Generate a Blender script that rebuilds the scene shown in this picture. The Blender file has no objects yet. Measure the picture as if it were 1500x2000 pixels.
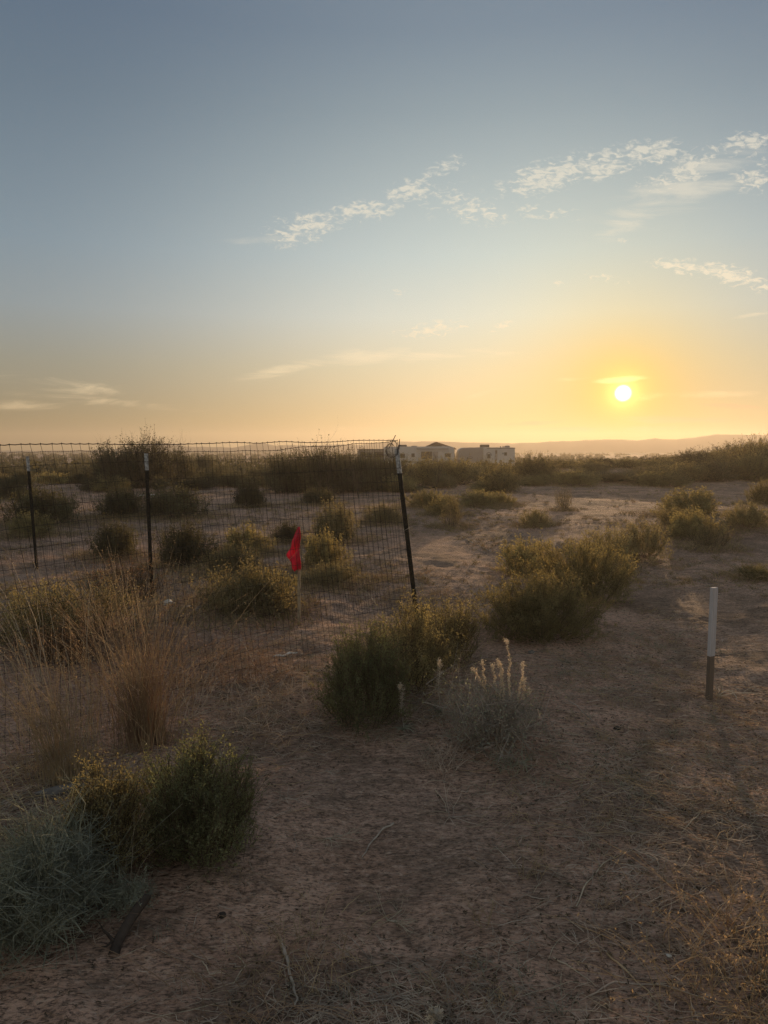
import bpy, math, random
import numpy as np
from mathutils import Vector
R = math.radians
sc = bpy.context.scene
COL = sc.collection

# ------------------------------------------------------------ camera, world, sun, exposure
CAM_Z, PITCH, FPX = 1.5, R(4.9), 1400.0
cam = bpy.data.objects.new('camera', bpy.data.cameras.new('camera')); COL.objects.link(cam); sc.camera = cam
cam.data.sensor_fit = 'VERTICAL'; cam.data.sensor_height = 36; cam.data.lens = FPX / 2000 * 36
cam.data.clip_start = .05; cam.data.clip_end = 20000
cam.location = (0, 0, CAM_Z); cam.rotation_euler = (R(90) - PITCH, 0, 0)

def ray(px, py):
    a, b = (px - 750) / FPX, (1000 - py) / FPX
    c, s = math.cos(PITCH), math.sin(PITCH)
    return Vector((a, c + b * s, -s + b * c)).normalized()

SUN = ray(1217, 768)
SUN_EL = math.asin(SUN.z); SUN_AZ = math.atan2(SUN.x, SUN.y)

world = bpy.data.worlds.new('World'); sc.world = world; world.use_nodes = True

def NN(nt, typ, **kw):
    n = nt.nodes.new(typ)
    for k, v in kw.items(): setattr(n, k, v)
    return n

class G:
    """tiny node-graph helper"""
    def __init__(s, nt): s.nt = nt
    def n(s, typ, ins=None, out=0, **kw):
        nd = NN(s.nt, typ, **kw)
        for k, v in (ins or {}).items():
            if isinstance(v, bpy.types.NodeSocket): s.nt.links.new(v, nd.inputs[k])
            else: nd.inputs[k].default_value = v
        return nd.outputs[out]
    def m(s, op, a, b=0.0, c=None, clamp=False):
        ins = {0: a, 1: b}
        if c is not None: ins[2] = c
        return s.n('ShaderNodeMath', ins, operation=op, use_clamp=clamp)
    def vm(s, op, a, b=(0, 0, 0), out=0): return s.n('ShaderNodeVectorMath', {0: a, 1: b}, out, operation=op)
    def mix(s, f, a, b, bt='MIX'):
        nd = NN(s.nt, 'ShaderNodeMix', data_type='RGBA', blend_type=bt)
        for i, v in ((0, f), (6, a), (7, b)):
            if isinstance(v, bpy.types.NodeSocket): s.nt.links.new(v, nd.inputs[i])
            else: nd.inputs[i].default_value = v if i == 0 or len(v) == 4 else (*v, 1)
        return nd.outputs[2]
    def ramp(s, f, pts, interp='LINEAR'):
        nd = NN(s.nt, 'ShaderNodeValToRGB'); cr = nd.color_ramp; cr.interpolation = interp
        while len(cr.elements) < len(pts): cr.elements.new(.5)
        for e, (p, c) in zip(cr.elements, pts):
            e.position = p; e.color = c if len(c) == 4 else (*c, 1)
        s.nt.links.new(f, nd.inputs[0]); return nd.outputs[0]
    def mr(s, v, a, b, c=0.0, d=1.0, kind='SMOOTHSTEP'):
        return s.n('ShaderNodeMapRange', {0: v, 1: a, 2: b, 3: c, 4: d}, interpolation_type=kind)
    def noise(s, vec, scale, detail=4, rough=.55, out=0, dist=0.0):
        return s.n('ShaderNodeTexNoise', {'Vector': vec, 'Scale': scale, 'Detail': detail, 'Roughness': rough, 'Distortion': dist}, out)

def build_world():
    nt = world.node_tree; g = G(nt); bg = nt.nodes['Background']
    sky = NN(nt, 'ShaderNodeTexSky', sky_type='NISHITA', sun_disc=False, sun_elevation=SUN_EL, sun_rotation=SUN_AZ,
             air_density=1, dust_density=2, ozone_density=1)
    d = g.n('ShaderNodeTexCoord', out=0)
    sep = NN(nt, 'ShaderNodeSeparateXYZ'); nt.links.new(d, sep.inputs[0])
    x, y, z = sep.outputs
    bw = g.n('ShaderNodeVectorMath', {0: sky.outputs[0], 1: (1/30, 1/30, 1/30)}, 1, operation='DOT_PRODUCT')
    pw = g.m('POWER', bw, .45)
    comp = g.m('DIVIDE', pw, g.m('ADD', g.m('MULTIPLY', pw, .4), 1.0))      # soft shoulder on the sky's luminance
    el = g.m('DIVIDE', g.m('ARCSINE', g.m('MAXIMUM', z, 0.0)), math.pi / 2)  # 0..1 over 90 degrees
    t = g.ramp(el, [(0, (.84, .57, .29)), (2.2/90, (.86, .64, .32)), (6.4/90, (.86, .78, .55)),
                    (10.3/90, (.84, .90, .83)), (14.7/90, (.72, .86, .88)),
                    (24.2/90, (.50, .64, .72)), (29/90, (.43, .57, .69)), (60/90, (.78, .88, .98))])
    base = g.vm('SCALE', t); base.node.inputs[3].default_value = 1
    nt.links.new(comp, base.node.inputs[3])
    # angle to the sun
    sd = g.n('ShaderNodeVectorMath', {0: d, 1: tuple(SUN)}, 1, operation='DOT_PRODUCT')
    ang = g.m('MULTIPLY', g.m('ARCCOSINE', g.m('MINIMUM', sd, 1.0)), 180 / math.pi)
    warm = g.m('EXPONENT', g.m('MULTIPLY', ang, -1 / 9.0))
    col = g.mix(warm, base, g.mix(1.0, base, (.66, .46, .10), 'MULTIPLY'))
    ca = g.mr(ang, 55, 110)
    cd = g.n('ShaderNodeVectorMath', {0: d, 1: tuple(ray(880, 600))}, 1, operation='DOT_PRODUCT')
    angc = g.m('MULTIPLY', g.m('ARCCOSINE', g.m('MINIMUM', cd, 1.0)), 180 / math.pi)
    col = g.mix(g.mr(angc, 4, 32), g.mix(1.0, col, (1.2, 1.2, 1.2), 'MULTIPLY'), g.mix(1.0, col, g.mix(ca, (.68, .77, .90), (1.15, 1.10, 1.06)), 'MULTIPLY'))
    # clouds: coordinates on the vertical plane ahead (east) so that they sit at fixed bearings
    ys = g.m('MAXIMUM', y, .02)
    u = g.m('DIVIDE', x, ys); v = g.m('DIVIDE', z, ys)
    uv = g.n('ShaderNodeCombineXYZ', {0: u, 1: v, 2: 0.0})
    def blob(px, py, a, b, rot, amp):
        r = ray(px, py); c = (r.x / r.y, r.z / r.y, 0)
        mp = NN(nt, 'ShaderNodeMapping', vector_type='TEXTURE')
        nt.links.new(uv, mp.inputs[0]); mp.inputs[1].default_value = c
        mp.inputs[2].default_value = (0, 0, R(rot)); mp.inputs[3].default_value = (a / FPX, b / FPX, 1)
        L = g.vm('LENGTH', mp.outputs[0], out=1)
        return g.mr(L, 1.25, 0.0, 0.0, amp)
    def total(lst):
        o = None
        for bb in lst:
            w = blob(*bb); o = w if o is None else g.m('MAXIMUM', o, w)
        return o
    front = g.mr(y, .05, .2)
    puff = total([(1045, 352, 85, 40, 14, 1), (1100, 335, 90, 36, 16, 1), (1180, 318, 95, 38, 10, 1), (1270, 300, 115, 34, 4, 1), (1340, 335, 100, 36, 24, .95),
                  (1290, 350, 70, 26, 20, .85), (1440, 282, 100, 26, 12, .9), (925, 408, 90, 34, -12, 1), (870, 325, 62, 20, 22, .95), (800, 372, 60, 28, 15, .95),
                  (700, 412, 100, 26, 4, .95), (590, 445, 95, 42, 12, .95), (850, 385, 120, 50, 5, .45), (1480, 335, 70, 50, 30, .8), (1180, 543, 70, 14, -10, .55),
                  (1330, 522, 75, 18, -8, .9), (1430, 538, 120, 26, -14, 1), (780, 570, 26, 9, 0, .85), (1060, 415, 120, 24, -4, .5),
                  (840, 645, 110, 20, 8, .8), (975, 638, 32, 10, 20, .9), (1215, 470, 14, 8, 0, .9), (1090, 555, 14, 8, 0, .8)])
    veil = total([(560, 722, 130, 16, 12, .8), (720, 695, 130, 22, 6, .95), (860, 692, 150, 20, 4, .85), (990, 690, 90, 9, 6, .5),
                  (120, 752, 190, 20, -6, .8), (200, 785, 230, 14, -5, .75), (30, 790, 160, 14, 0, .7), (510, 470, 110, 14, 4, .35),
                  (1340, 365, 220, 60, 22, .8), (1250, 420, 150, 40, 24, .6), (1462, 617, 55, 6, 8, .8), (1350, 772, 190, 11, 2, .7), (1212, 741, 62, 8, 4, 1.4), (1120, 740, 60, 6, 4, .6),
                  (940, 770, 60, 8, 14, .5), (650, 838, 260, 8, 1, .4)])
    dark = total([(1330, 820, 190, 12, 1, 1.0), (1190, 838, 240, 9, 1, .8), (1050, 826, 170, 7, 3, .75), (1420, 793, 130, 8, -2, .7), (1500, 845, 160, 8, -2, .6)])
    pu = g.n('ShaderNodeMapping', {0: uv, 2: (0, 0, R(-12)), 3: (1.0, 2.2, 1)})
    n1 = g.noise(pu, 75, 4, .6, dist=.7)
    n1b = g.noise(pu, 17, 4, .55, dist=.3)
    pv = g.n('ShaderNodeMapping', {0: uv, 2: (0, 0, R(-6)), 3: (1, 6.0, 1)})
    n2 = g.noise(pv, 9, 7, .62, dist=.6)
    c1 = g.mr(g.m('ADD', g.m('ADD', g.m('MULTIPLY', n1, 1.5), g.m('MULTIPLY', n1b, .6)), g.m('MULTIPLY', puff, .36)), 1.17, 1.56)
    c1 = g.m('MULTIPLY', c1, g.mr(puff, 0, .45))
    c2 = g.mr(g.m('ADD', n2, g.m('MULTIPLY', veil, .30)), .54, .90)
    c2 = g.m('MULTIPLY', c2, g.mr(veil, 0, .5))
    c3 = g.m('MULTIPLY', g.mr(g.m('ADD', n2, g.m('MULTIPLY', dark, .32)), .58, .86), g.mr(dark, 0, .5))
    cl = g.m('MULTIPLY', g.m('MAXIMUM', g.m('MULTIPLY', c1, .62), g.m('MULTIPLY', c2, .46)), front)
    ccol = g.ramp(el, [(0, (.93, .62, .32)), (5/90, (1.0, .80, .50)), (12/90, (.92, .80, .60)), (22/90, (.74, .71, .60)), (60/90, (.6, .6, .58))])
    glowc = g.mix(g.m('EXPONENT', g.m('MULTIPLY', ang, -1 / 2.5)), ccol, (1.6, 1.15, .45))
    col = g.mix(cl, col, glowc)
    col = g.mix(g.m('MULTIPLY', g.m('MULTIPLY', c3, front), .6), col, (.62, .40, .22))
    # the sun's disc and its aureole
    def add(c, amt, rgb):
        s_ = g.n('ShaderNodeVectorMath', {0: rgb}, operation='SCALE'); nt.links.new(amt, s_.node.inputs[3])
        return g.vm('ADD', c, s_)
    col = add(col, g.mr(ang, .70, .36), (4.5, 3.6, 1.9))
    col = add(col, g.m('EXPONENT', g.m('MULTIPLY', ang, -1 / .60)), (2.6, 1.6, .5))
    col = add(col, g.m('EXPONENT', g.m('MULTIPLY', ang, -1 / 3.0)), (.55, .28, .02))
    fin = g.vm('SCALE', col); fin.node.inputs[3].default_value = 10
    nt.links.new(fin, bg.inputs[0]); bg.inputs[1].default_value = .1
build_world()

sun = bpy.data.objects.new('sun', bpy.data.lights.new('sun', 'SUN')); COL.objects.link(sun)
sun.data.energy = 4.2; sun.data.angle = R(.5); sun.data.color = (1, .66, .36)
sun.rotation_euler = SUN.to_track_quat('Z', 'Y').to_euler(); sun.location = (20, 60, 30)

sc.view_settings.view_transform = 'Standard'; sc.view_settings.look = 'None'
sc.view_settings.exposure = .06; sc.view_settings.gamma = 1; sc.view_settings.use_curve_mapping = False
sc.render.engine = 'CYCLES'; sc.cycles.use_denoising = True; sc.cycles.denoising_prefilter = 'NONE'
sc.cycles.max_bounces = 6; sc.cycles.diffuse_bounces = 3; sc.cycles.transmission_bounces = 4; sc.cycles.volume_bounces = 0
sc.cycles.transparent_max_bounces = 8

# ------------------------------------------------------------ helpers
def hash2(ix, iy, seed):
    n = (ix.astype(np.int64) * 374761393 + iy.astype(np.int64) * 668265263 + seed * 1442695041) & 0xffffffff
    n = ((n ^ (n >> 13)) * 1274126177) & 0xffffffff
    return ((n ^ (n >> 16)) & 0xffff) / 65535.0
def vnoise(x, y, s, seed=0):
    x = np.asarray(x, float) / s; y = np.asarray(y, float) / s
    ix = np.floor(x); iy = np.floor(y); fx = x - ix; fy = y - iy
    fx = fx * fx * (3 - 2 * fx); fy = fy * fy * (3 - 2 * fy)
    a = hash2(ix, iy, seed); b = hash2(ix + 1, iy, seed); c = hash2(ix, iy + 1, seed); d = hash2(ix + 1, iy + 1, seed)
    return (a + (b - a) * fx) * (1 - fy) + (c + (d - c) * fx) * fy - .5
def sstep(a, b, v):
    t = np.clip((v - a) / (b - a), 0, 1); return t * t * (3 - 2 * t)
BUMPS = []        # low sand mounds (x, y, height, radius)
def ground_z(x, y):
    x = np.asarray(x, float); y = np.asarray(y, float)
    r = np.hypot(x, y)
    z = .05 * vnoise(x, y, 2.3, 1) + .035 * vnoise(x, y, .9, 2) + .024 * vnoise(x, y, .37, 3) + .020 * vnoise(x + .2 * vnoise(x, y, .5, 8), y, .16, 4) * (r < 40) + .010 * vnoise(x, y * 1.4, .07, 5) * (r < 20)
    z = z * sstep(.5, 2, r)
    z = z + .35 * vnoise(x, y, 14, 6) * sstep(7, 22, r) + .16 * vnoise(x, y, 4.5, 7) * sstep(6, 14, r)
    z = z - 1.0 * sstep(30, 95, r)
    z = z + .75 * np.exp(-((x - 26) / 15) ** 2 - ((y - 46) / 12) ** 2) + .45 * np.exp(-((x - 9) / 6) ** 2 - ((y - 38) / 6) ** 2)
    for bx, by, bh, br in BUMPS:
        z = z + bh * np.exp(-((x - bx) ** 2 + (y - by) ** 2) / br ** 2)
    return z
def at(px, py):
    d = ray(px, py); t = .5
    for _ in range(4000):
        p = Vector((0, 0, CAM_Z)) + d * t
        if p.z <= float(ground_z(p.x, p.y)): break
        t *= 1.004
    return Vector((p.x, p.y, float(ground_z(p.x, p.y))))
def onpath(px, py, dist):       # a point at a given distance ahead (y) along a bearing, snapped to the ground
    d = ray(px, py); k = dist / d.y
    return Vector((d.x * k, dist, float(ground_z(d.x * k, dist))))
BUMPS += [(p.x, p.y, h, r) for p, h, r in ((at(770, 1370), .05, .45), (at(1040, 1225), .06, .7), (at(350, 1620), .05, .35), (at(480, 1180), .07, .6),
          (at(120, 1240), .08, .7), (at(620, 1185), .05, .35), (at(1455, 1040), .14, .9), (at(960, 1425), .03, .35))]

def new_mesh(name, V, F, mat, parent=None, smooth=False, nvert=4):
    """V (n,3) floats, F (m,nvert) ints - fast numpy mesh"""
    me = bpy.data.meshes.new(name)
    V = np.ascontiguousarray(V, np.float32); F = np.ascontiguousarray(F, np.int32)
    me.vertices.add(len(V)); me.vertices.foreach_set('co', V.ravel())
    me.loops.add(F.size); me.loops.foreach_set('vertex_index', F.ravel())
    me.polygons.add(len(F)); me.polygons.foreach_set('loop_start', np.arange(0, F.size, F.shape[1], dtype=np.int32))
    me.update(calc_edges=True)
    if smooth: me.polygons.foreach_set('use_smooth', np.ones(len(F), bool))
    me.materials.append(mat)
    o = bpy.data.objects.new(name, me); COL.objects.link(o)
    if parent: o.parent = parent
    return o
def py_mesh(name, verts, faces, mat, parent=None, smooth=False, bevel=0):
    me = bpy.data.meshes.new(name); me.from_pydata([tuple(v) for v in verts], [], faces); me.update()
    if smooth: me.polygons.foreach_set('use_smooth', [True] * len(faces))
    me.materials.append(mat)
    o = bpy.data.objects.new(name, me); COL.objects.link(o)
    if parent: o.parent = parent
    if bevel:
        m = o.modifiers.new('bevel', 'BEVEL'); m.width = bevel; m.segments = 2; m.limit_method = 'ANGLE'
    return o
class MB:
    def __init__(s): s.v = []; s.f = []
    def box(s, c, size, rz=0, shear=(0, 0)):
        i = len(s.v); ca, sa = math.cos(rz), math.sin(rz)
        for dz in (-.5, .5):
            for dx, dy in ((-.5, -.5), (.5, -.5), (.5, .5), (-.5, .5)):
                x, y, z = dx * size[0], dy * size[1], dz * size[2]
                s.v.append((c[0] + x * ca - y * sa + shear[0] * z, c[1] + x * sa + y * ca + shear[1] * z, c[2] + z))
        s.f += [(i, i+3, i+2, i+1), (i+4, i+5, i+6, i+7), (i, i+1, i+5, i+4), (i+1, i+2, i+6, i+5), (i+2, i+3, i+7, i+6), (i+3, i, i+4, i+7)]
        return s
    def prism(s, prof, y0, y1):          # profile in x,z extruded along y
        i = len(s.v); n = len(prof)
        s.v += [(x, y0, z) for x, z in prof] + [(x, y1, z) for x, z in prof]
        s.f.append(tuple(range(i, i + n))); s.f.append(tuple(range(i + 2 * n - 1, i + n - 1, -1)))
        for k in range(n):
            k2 = (k + 1) % n; s.f.append((i + k, i + n + k, i + n + k2, i + k2))
        return s
    def build(s, name, mat, parent=None, smooth=False, bevel=0): return py_mesh(name, s.v, s.f, mat, parent, smooth, bevel)

def tubes(P, rad, sides=3):
    """P (N,K,3) polylines, rad (N,K): quads of thin tubes"""
    N, K = P.shape[:2]
    T = np.gradient(P, axis=1); T /= np.linalg.norm(T, axis=2, keepdims=True) + 1e-9
    ref = np.where(np.abs(T[..., 2:3]) > .9, np.array([1., 0, 0]), np.array([0, 0, 1.]))
    A = np.cross(T, ref); A /= np.linalg.norm(A, axis=2, keepdims=True) + 1e-9
    B = np.cross(T, A)
    ang = np.arange(sides) * 2 * math.pi / sides
    V = P[:, :, None] + rad[..., None, None] * (A[:, :, None] * np.cos(ang)[None, None, :, None] + B[:, :, None] * np.sin(ang)[None, None, :, None])
    idx = np.arange(N * K * sides).reshape(N, K, sides)
    a = idx[:, :-1]; b = idx[:, 1:]
    F = np.stack([a, np.roll(a, -1, 2), np.roll(b, -1, 2), b], -1).reshape(-1, 4)
    return V.reshape(-1, 3), F
def leaves(C, D, size, wid, rng):
    """diamond leaves: centres C, directions D"""
    N = len(C); D = D / (np.linalg.norm(D, axis=1, keepdims=True) + 1e-9)
    W = np.cross(D, rng.normal(size=(N, 3))); W /= np.linalg.norm(W, axis=1, keepdims=True) + 1e-9
    nrm = np.cross(D, W)
    L = size[:, None] if isinstance(size, np.ndarray) else size
    w = wid[:, None] if isinstance(wid, np.ndarray) else wid
    V = np.stack([C - D * L * .5, C + W * w * .5 + nrm * w * .18, C + D * L * .5, C - W * w * .5 + nrm * w * .18], 1)
    return V.reshape(-1, 3), np.arange(N * 4).reshape(N, 4)
def join(parts):
    Vs, Fs, o = [], [], 0
    for V, F in parts:
        Vs.append(V); Fs.append(F + o); o += len(V)
    return np.concatenate(Vs), np.concatenate(Fs)

def tag(o, label=None, cat=None, group=None, kind=None):
    if label: o['label'] = label
    if cat: o['category'] = cat
    if group: o['group'] = group
    if kind: o['kind'] = kind
    return o
def thing(name, loc, label, cat, group=None, rz=0, scale=(1, 1, 1)):
    o = bpy.data.objects.new(name, None); COL.objects.link(o); o.empty_display_size = .1
    o.location = loc; o.rotation_euler = (0, 0, rz); o.scale = scale
    return tag(o, label, cat, group)
def dup(root, loc, rz, scale, label, group=None, cat=None):
    r = root.copy(); COL.objects.link(r); r.location = loc; r.rotation_euler = (0, 0, rz); r.scale = scale
    r['label'] = label
    if group: r['group'] = group
    elif 'group' in r: del r['group']
    if cat: r['category'] = cat
    for ch in list(root.children):
        c = ch.copy(); COL.objects.link(c); c.parent = r
    return r

# ------------------------------------------------------------ materials
def mat(name, col, rough=.8, var=.15, scale=20, bump=0, bscale=80, metal=0, transl=0, spec=.3, objvar=0, tcol=None, coord='Object'):
    m = bpy.data.materials.new(name); m.use_nodes = True; nt = m.node_tree; g = G(nt)
    bs = nt.nodes['Principled BSDF']; bs.inputs['Roughness'].default_value = rough; bs.inputs['Metallic'].default_value = metal
    bs.inputs['Specular IOR Level'].default_value = spec
    tc = g.n('ShaderNodeTexCoord', out={'Object': 3, 'Generated': 0}[coord])
    n = g.noise(tc, scale, 4)
    c = g.mix(g.mr(n, .3, .7), tuple(max(0, k * (1 - var)) for k in col), tuple(min(1, k * (1 + var)) for k in col))
    if objvar:
        oi = NN(nt, 'ShaderNodeObjectInfo')
        f = g.m('ADD', g.m('MULTIPLY', oi.outputs['Random'], 2 * objvar), 1 - objvar)
        s = g.vm('SCALE', c); nt.links.new(f, s.node.inputs[3]); c = s
    nt.links.new(c, bs.inputs['Base Color'])
    if bump:
        h = g.noise(tc, bscale, 5, .6)
        b = g.n('ShaderNodeBump', {'Height': h, 'Strength': 1.0, 'Distance': bump}); nt.links.new(b, bs.inputs['Normal'])
    if transl:
        tr = NN(nt, 'ShaderNodeBsdfTranslucent')
        tm = g.mix(1.0, c, tcol or (1.7, 1.5, .8), 'MULTIPLY'); nt.links.new(tm, tr.inputs[0])
        ms = NN(nt, 'ShaderNodeMixShader'); ms.inputs[0].default_value = transl
        nt.links.new(bs.outputs[0], ms.inputs[1]); nt.links.new(tr.outputs[0], ms.inputs[2])
        nt.links.new(ms.outputs[0], nt.nodes['Material Output'].inputs[0])
    return m
M = {}
M['leaf_green'] = mat('green_leaf', (.20, .21, .115), .6, .35, 6, transl=.42, objvar=.25, tcol=(1.6, 1.45, .85))
M['leaf_olive'] = mat('olive_leaf', (.30, .27, .15), .65, .35, 6, transl=.5, objvar=.25, tcol=(1.55, 1.35, .85))
M['leaf_gold'] = mat('straw_green_leaf', (.31, .27, .155), .7, .3, 6, transl=.42, objvar=.2, tcol=(1.4, 1.25, .85))
M['leaf_dark'] = mat('dark_brush_leaf', (.12, .118, .075), .7, .35, 3, transl=.35, objvar=.3, tcol=(1.8, 1.5, .8))
M['leaf_grey'] = mat('grey_leaf', (.36, .375, .30), .8, .25, 8, transl=.3, objvar=.1)
M['leaf_rust'] = mat('rust_dry_leaf', (.22, .13, .075), .8, .3, 8, transl=.4, objvar=.1, tcol=(1.5, 1.3, .9))
M['stem'] = mat('brown_stem', (.13, .095, .06), .85, .3, 30)
M['stem_pale'] = mat('pale_dry_stem', (.55, .46, .34), .75, .25, 12, transl=.15)
M['stem_white'] = mat('bleached_twig', (.58, .49, .38), .75, .2, 20)
M['flower'] = mat('pale_flower_fuzz', (.80, .69, .54), .8, .15, 20, transl=.3, tcol=(1.2, 1.1, .9))
M['straw'] = mat('straw', (.50, .40, .25), .7, .35, 5, transl=.3, tcol=(1.5, 1.2, .8))
M['straw_red'] = mat('reddish_straw', (.40, .285, .19), .75, .35, 5, transl=.3, tcol=(1.4, 1.1, .8))
M['twig'] = mat('dead_twig', (.50, .40, .31), .85, .4, 9)
M['bark'] = mat('dark_bark', (.06, .045, .035), .9, .4, 14, bump=.006, bscale=60)
M['bone_wood'] = mat('weathered_stick', (.42, .35, .28), .85, .3, 18, bump=.002, bscale=120)
M['wire'] = mat('rusty_wire', (.085, .068, .055), .6, .4, 6, metal=.5)
M['post'] = mat('dark_post_steel', (.028, .026, .022), .6, .4, 30, metal=.3, bump=.001, bscale=200)
M['post_white'] = mat('chipped_white_paint', (.50, .50, .50), .6, .45, 40, bump=.0008, bscale=200)
M['lath'] = mat('lath_wood', (.42, .33, .22), .8, .2, 25)
M['red'] = mat('red_flag_plastic', (.80, .05, .11), .45, .15, 12, transl=.5, tcol=(1.2, .9, .9), bump=.002, bscale=40)
M['bone'] = mat('white_litter', (.70, .67, .60), .7, .12, 30, bump=.002, bscale=60)
M['stone'] = mat('grey_stone', (.20, .18, .16), .9, .25, 15, bump=.004, bscale=60)
M['rv_white'] = mat('trailer_white', (.54, .52, .50), .5, .05, 1.5)
M['rv_dim'] = mat('trailer_grey', (.20, .185, .17), .6, .08, 1.5)
M['rv_trim'] = mat('trailer_trim', (.09, .08, .075), .6, .1, 3)
M['rv_cap'] = mat('trailer_cap', (.30, .27, .26), .45, .05, 2)
M['glass'] = mat('dark_glass', (.03, .028, .025), .5, .1, 3, spec=.25)
M['rubber'] = mat('tyre_rubber', (.02, .02, .02), .9, .1, 10)
M['shed_roof'] = mat('shed_roof', (.16, .10, .075), .8, .2, 4)
M['shed_wall'] = mat('shed_wall', (.13, .11, .10), .8, .2, 4)
M['mountain'] = mat('far_mountain', (.16, .13, .12), .95, .25, .004)

def stake_wood():
    m = mat('raw_stake_wood', (.20, .15, .11), .85, .3, 8, bump=.0006, bscale=50)
    nt = m.node_tree; g = G(nt); tc = g.n('ShaderNodeTexCoord', out=3)
    mp = g.n('ShaderNodeMapping', {0: tc, 3: (160, 160, 4)}); n = g.noise(mp, 1, 4, .6)
    c = g.mix(n, (.12, .09, .07), (.26, .20, .15)); nt.links.new(c, nt.nodes['Principled BSDF'].inputs['Base Color']); return m
M['stake_raw'] = stake_wood()
def stake_paint():
    m = mat('stake_white_paint', (.6, .58, .6), .7, .1, 8)
    nt = m.node_tree; g = G(nt); tc = g.n('ShaderNodeTexCoord', out=3)
    mp = g.n('ShaderNodeMapping', {0: tc, 3: (150, 150, 5)}); n = g.noise(mp, 1, 5, .65)
    c = g.mix(g.mr(n, .35, .75), (.62, .59, .60), (.44, .40, .39)); nt.links.new(c, nt.nodes['Principled BSDF'].inputs['Base Color']); return m
M['stake_white'] = stake_paint()

def ground_mat():
    m = bpy.data.materials.new('desert_sand'); m.use_nodes = True; nt = m.node_tree; g = G(nt)
    bs = nt.nodes['Principled BSDF']; bs.inputs['Roughness'].default_value = .95; bs.inputs['Specular IOR Level'].default_value = .1
    tc = g.n('ShaderNodeTexCoord', out=3)
    big = g.noise(tc, .45, 4, .55, dist=.4); mid = g.noise(tc, 2.3, 6, .6, dist=.5); fine = g.noise(tc, 34, 5, .7)
    mp = g.n('ShaderNodeMapping', {0: tc, 2: (0, 0, R(12)), 3: (1, 2.6, 1)})
    streak = g.noise(mp, 4.5, 8, .74, dist=.7)
    c = g.mix(g.mr(mid, .35, .65), (.56, .335, .232), (.76, .48, .345))
    c = g.mix(g.mr(big, .42, .62, 0, .55), c, (.48, .33, .25))
    lit = g.mr(g.m('ADD', g.m('MULTIPLY', streak, .7), g.m('MULTIPLY', big, .35)), .50, .68)      # dry organic litter
    c = g.mix(g.m('MULTIPLY', lit, .85), c, (.24, .17, .12))
    c = g.mix(g.mr(fine, .52, .66, 0, .85), c, (.19, .13, .095))  # dark mottling stands in for fine bump shading, painted into the colour
    c = g.mix(g.mr(fine, .47, .32, 0, .6), c, (.80, .58, .44))
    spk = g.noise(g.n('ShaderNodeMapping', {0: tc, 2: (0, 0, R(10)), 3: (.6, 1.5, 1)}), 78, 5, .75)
    pat = g.noise(tc, 1.15, 5, .6, dist=.8)
    c = g.mix(g.mr(pat, .50, .60, 0, .62), c, (.21, .15, .108))
    c = g.mix(g.mr(spk, .53, .60, 0, .9), c, (.15, .105, .075))  # dark speckle: shade of small pits painted into the sand colour
    spk2 = g.noise(g.n('ShaderNodeMapping', {0: tc, 2: (0, 0, R(-6)), 3: (.55, 1.6, 1)}), 33, 6, .8, dist=.6)
    c = g.mix(g.mr(spk2, .54, .62, 0, .75), c, (.18, .125, .09))  # coarser dark speckle, more pit shade put into the colour
    c = g.mix(g.mr(spk2, .45, .36, 0, .6), c, (.78, .57, .43))
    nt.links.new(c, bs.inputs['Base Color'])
    # raindrop pits, crumbs, wind ripples
    warp = g.vm('ADD', tc, g.vm('SCALE', g.noise(tc, 9, 2, .5, out=1))); warp.node.inputs[1].links[0].from_node.inputs[3].default_value = .05
    mp2 = g.n('ShaderNodeMapping', {0: warp, 2: (0, 0, R(8)), 3: (1, 1.7, 1)})
    vor = g.n('ShaderNodeTexVoronoi', {'Vector': mp2, 'Scale': 42.0, 'Randomness': 1.0}, feature='SMOOTH_F1')
    pits = g.mr(vor, .0, .5)
    rip = g.noise(g.n('ShaderNodeMapping', {0: warp, 2: (0, 0, R(14)), 3: (.5, 1.7, 1)}), 11, 6, .62)
    gr = g.noise(tc, 190, 3, .7)
    h = g.m('ADD', g.m('ADD', g.m('MULTIPLY', pits, .018), g.m('MULTIPLY', rip, .06)), g.m('MULTIPLY', gr, .007))
    h = g.m('ADD', h, g.m('MULTIPLY', g.m('MULTIPLY', lit, g.noise(tc, 60, 4, .8)), .012))
    b = g.n('ShaderNodeBump', {'Height': h, 'Strength': 1.0, 'Distance': 1.0})
    nt.links.new(b, bs.inputs['Normal'])
    return m
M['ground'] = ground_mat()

# ------------------------------------------------------------ the ground, haze and mountains
def build_ground():
    rr = [.25]
    while rr[-1] < 860:
        r = rr[-1]; rr.append(r * (1.05 if r < 1.2 else 1.0095 if r < 11 else 1.018 if r < 110 else 1.07))
    rr = np.array(rr)
    th = np.concatenate([np.linspace(R(-36), R(36), 430), np.linspace(R(36), R(324), 72)[1:-1]])
    X = rr[:, None] * np.sin(th)[None]; Y = rr[:, None] * np.cos(th)[None]
    Z = ground_z(X, Y)
    nr, ntt = X.shape
    V = np.stack([X, Y, Z], -1).reshape(-1, 3); V = np.vstack([V, [[0, 0, float(ground_z(0, 0))]]])
    idx = np.arange(nr * ntt).reshape(nr, ntt)
    F = np.stack([idx[:-1], idx[1:], np.roll(idx[1:], -1, 1), np.roll(idx[:-1], -1, 1)], -1).reshape(-1, 4)[:, ::-1]
    cen = len(V) - 1
    F2 = np.stack([np.full(ntt, cen), idx[0], np.roll(idx[0], -1), np.roll(idx[0], -1)], -1)
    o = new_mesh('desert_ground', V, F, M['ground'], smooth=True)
    tag(o, kind='structure')
build_ground()

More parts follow.
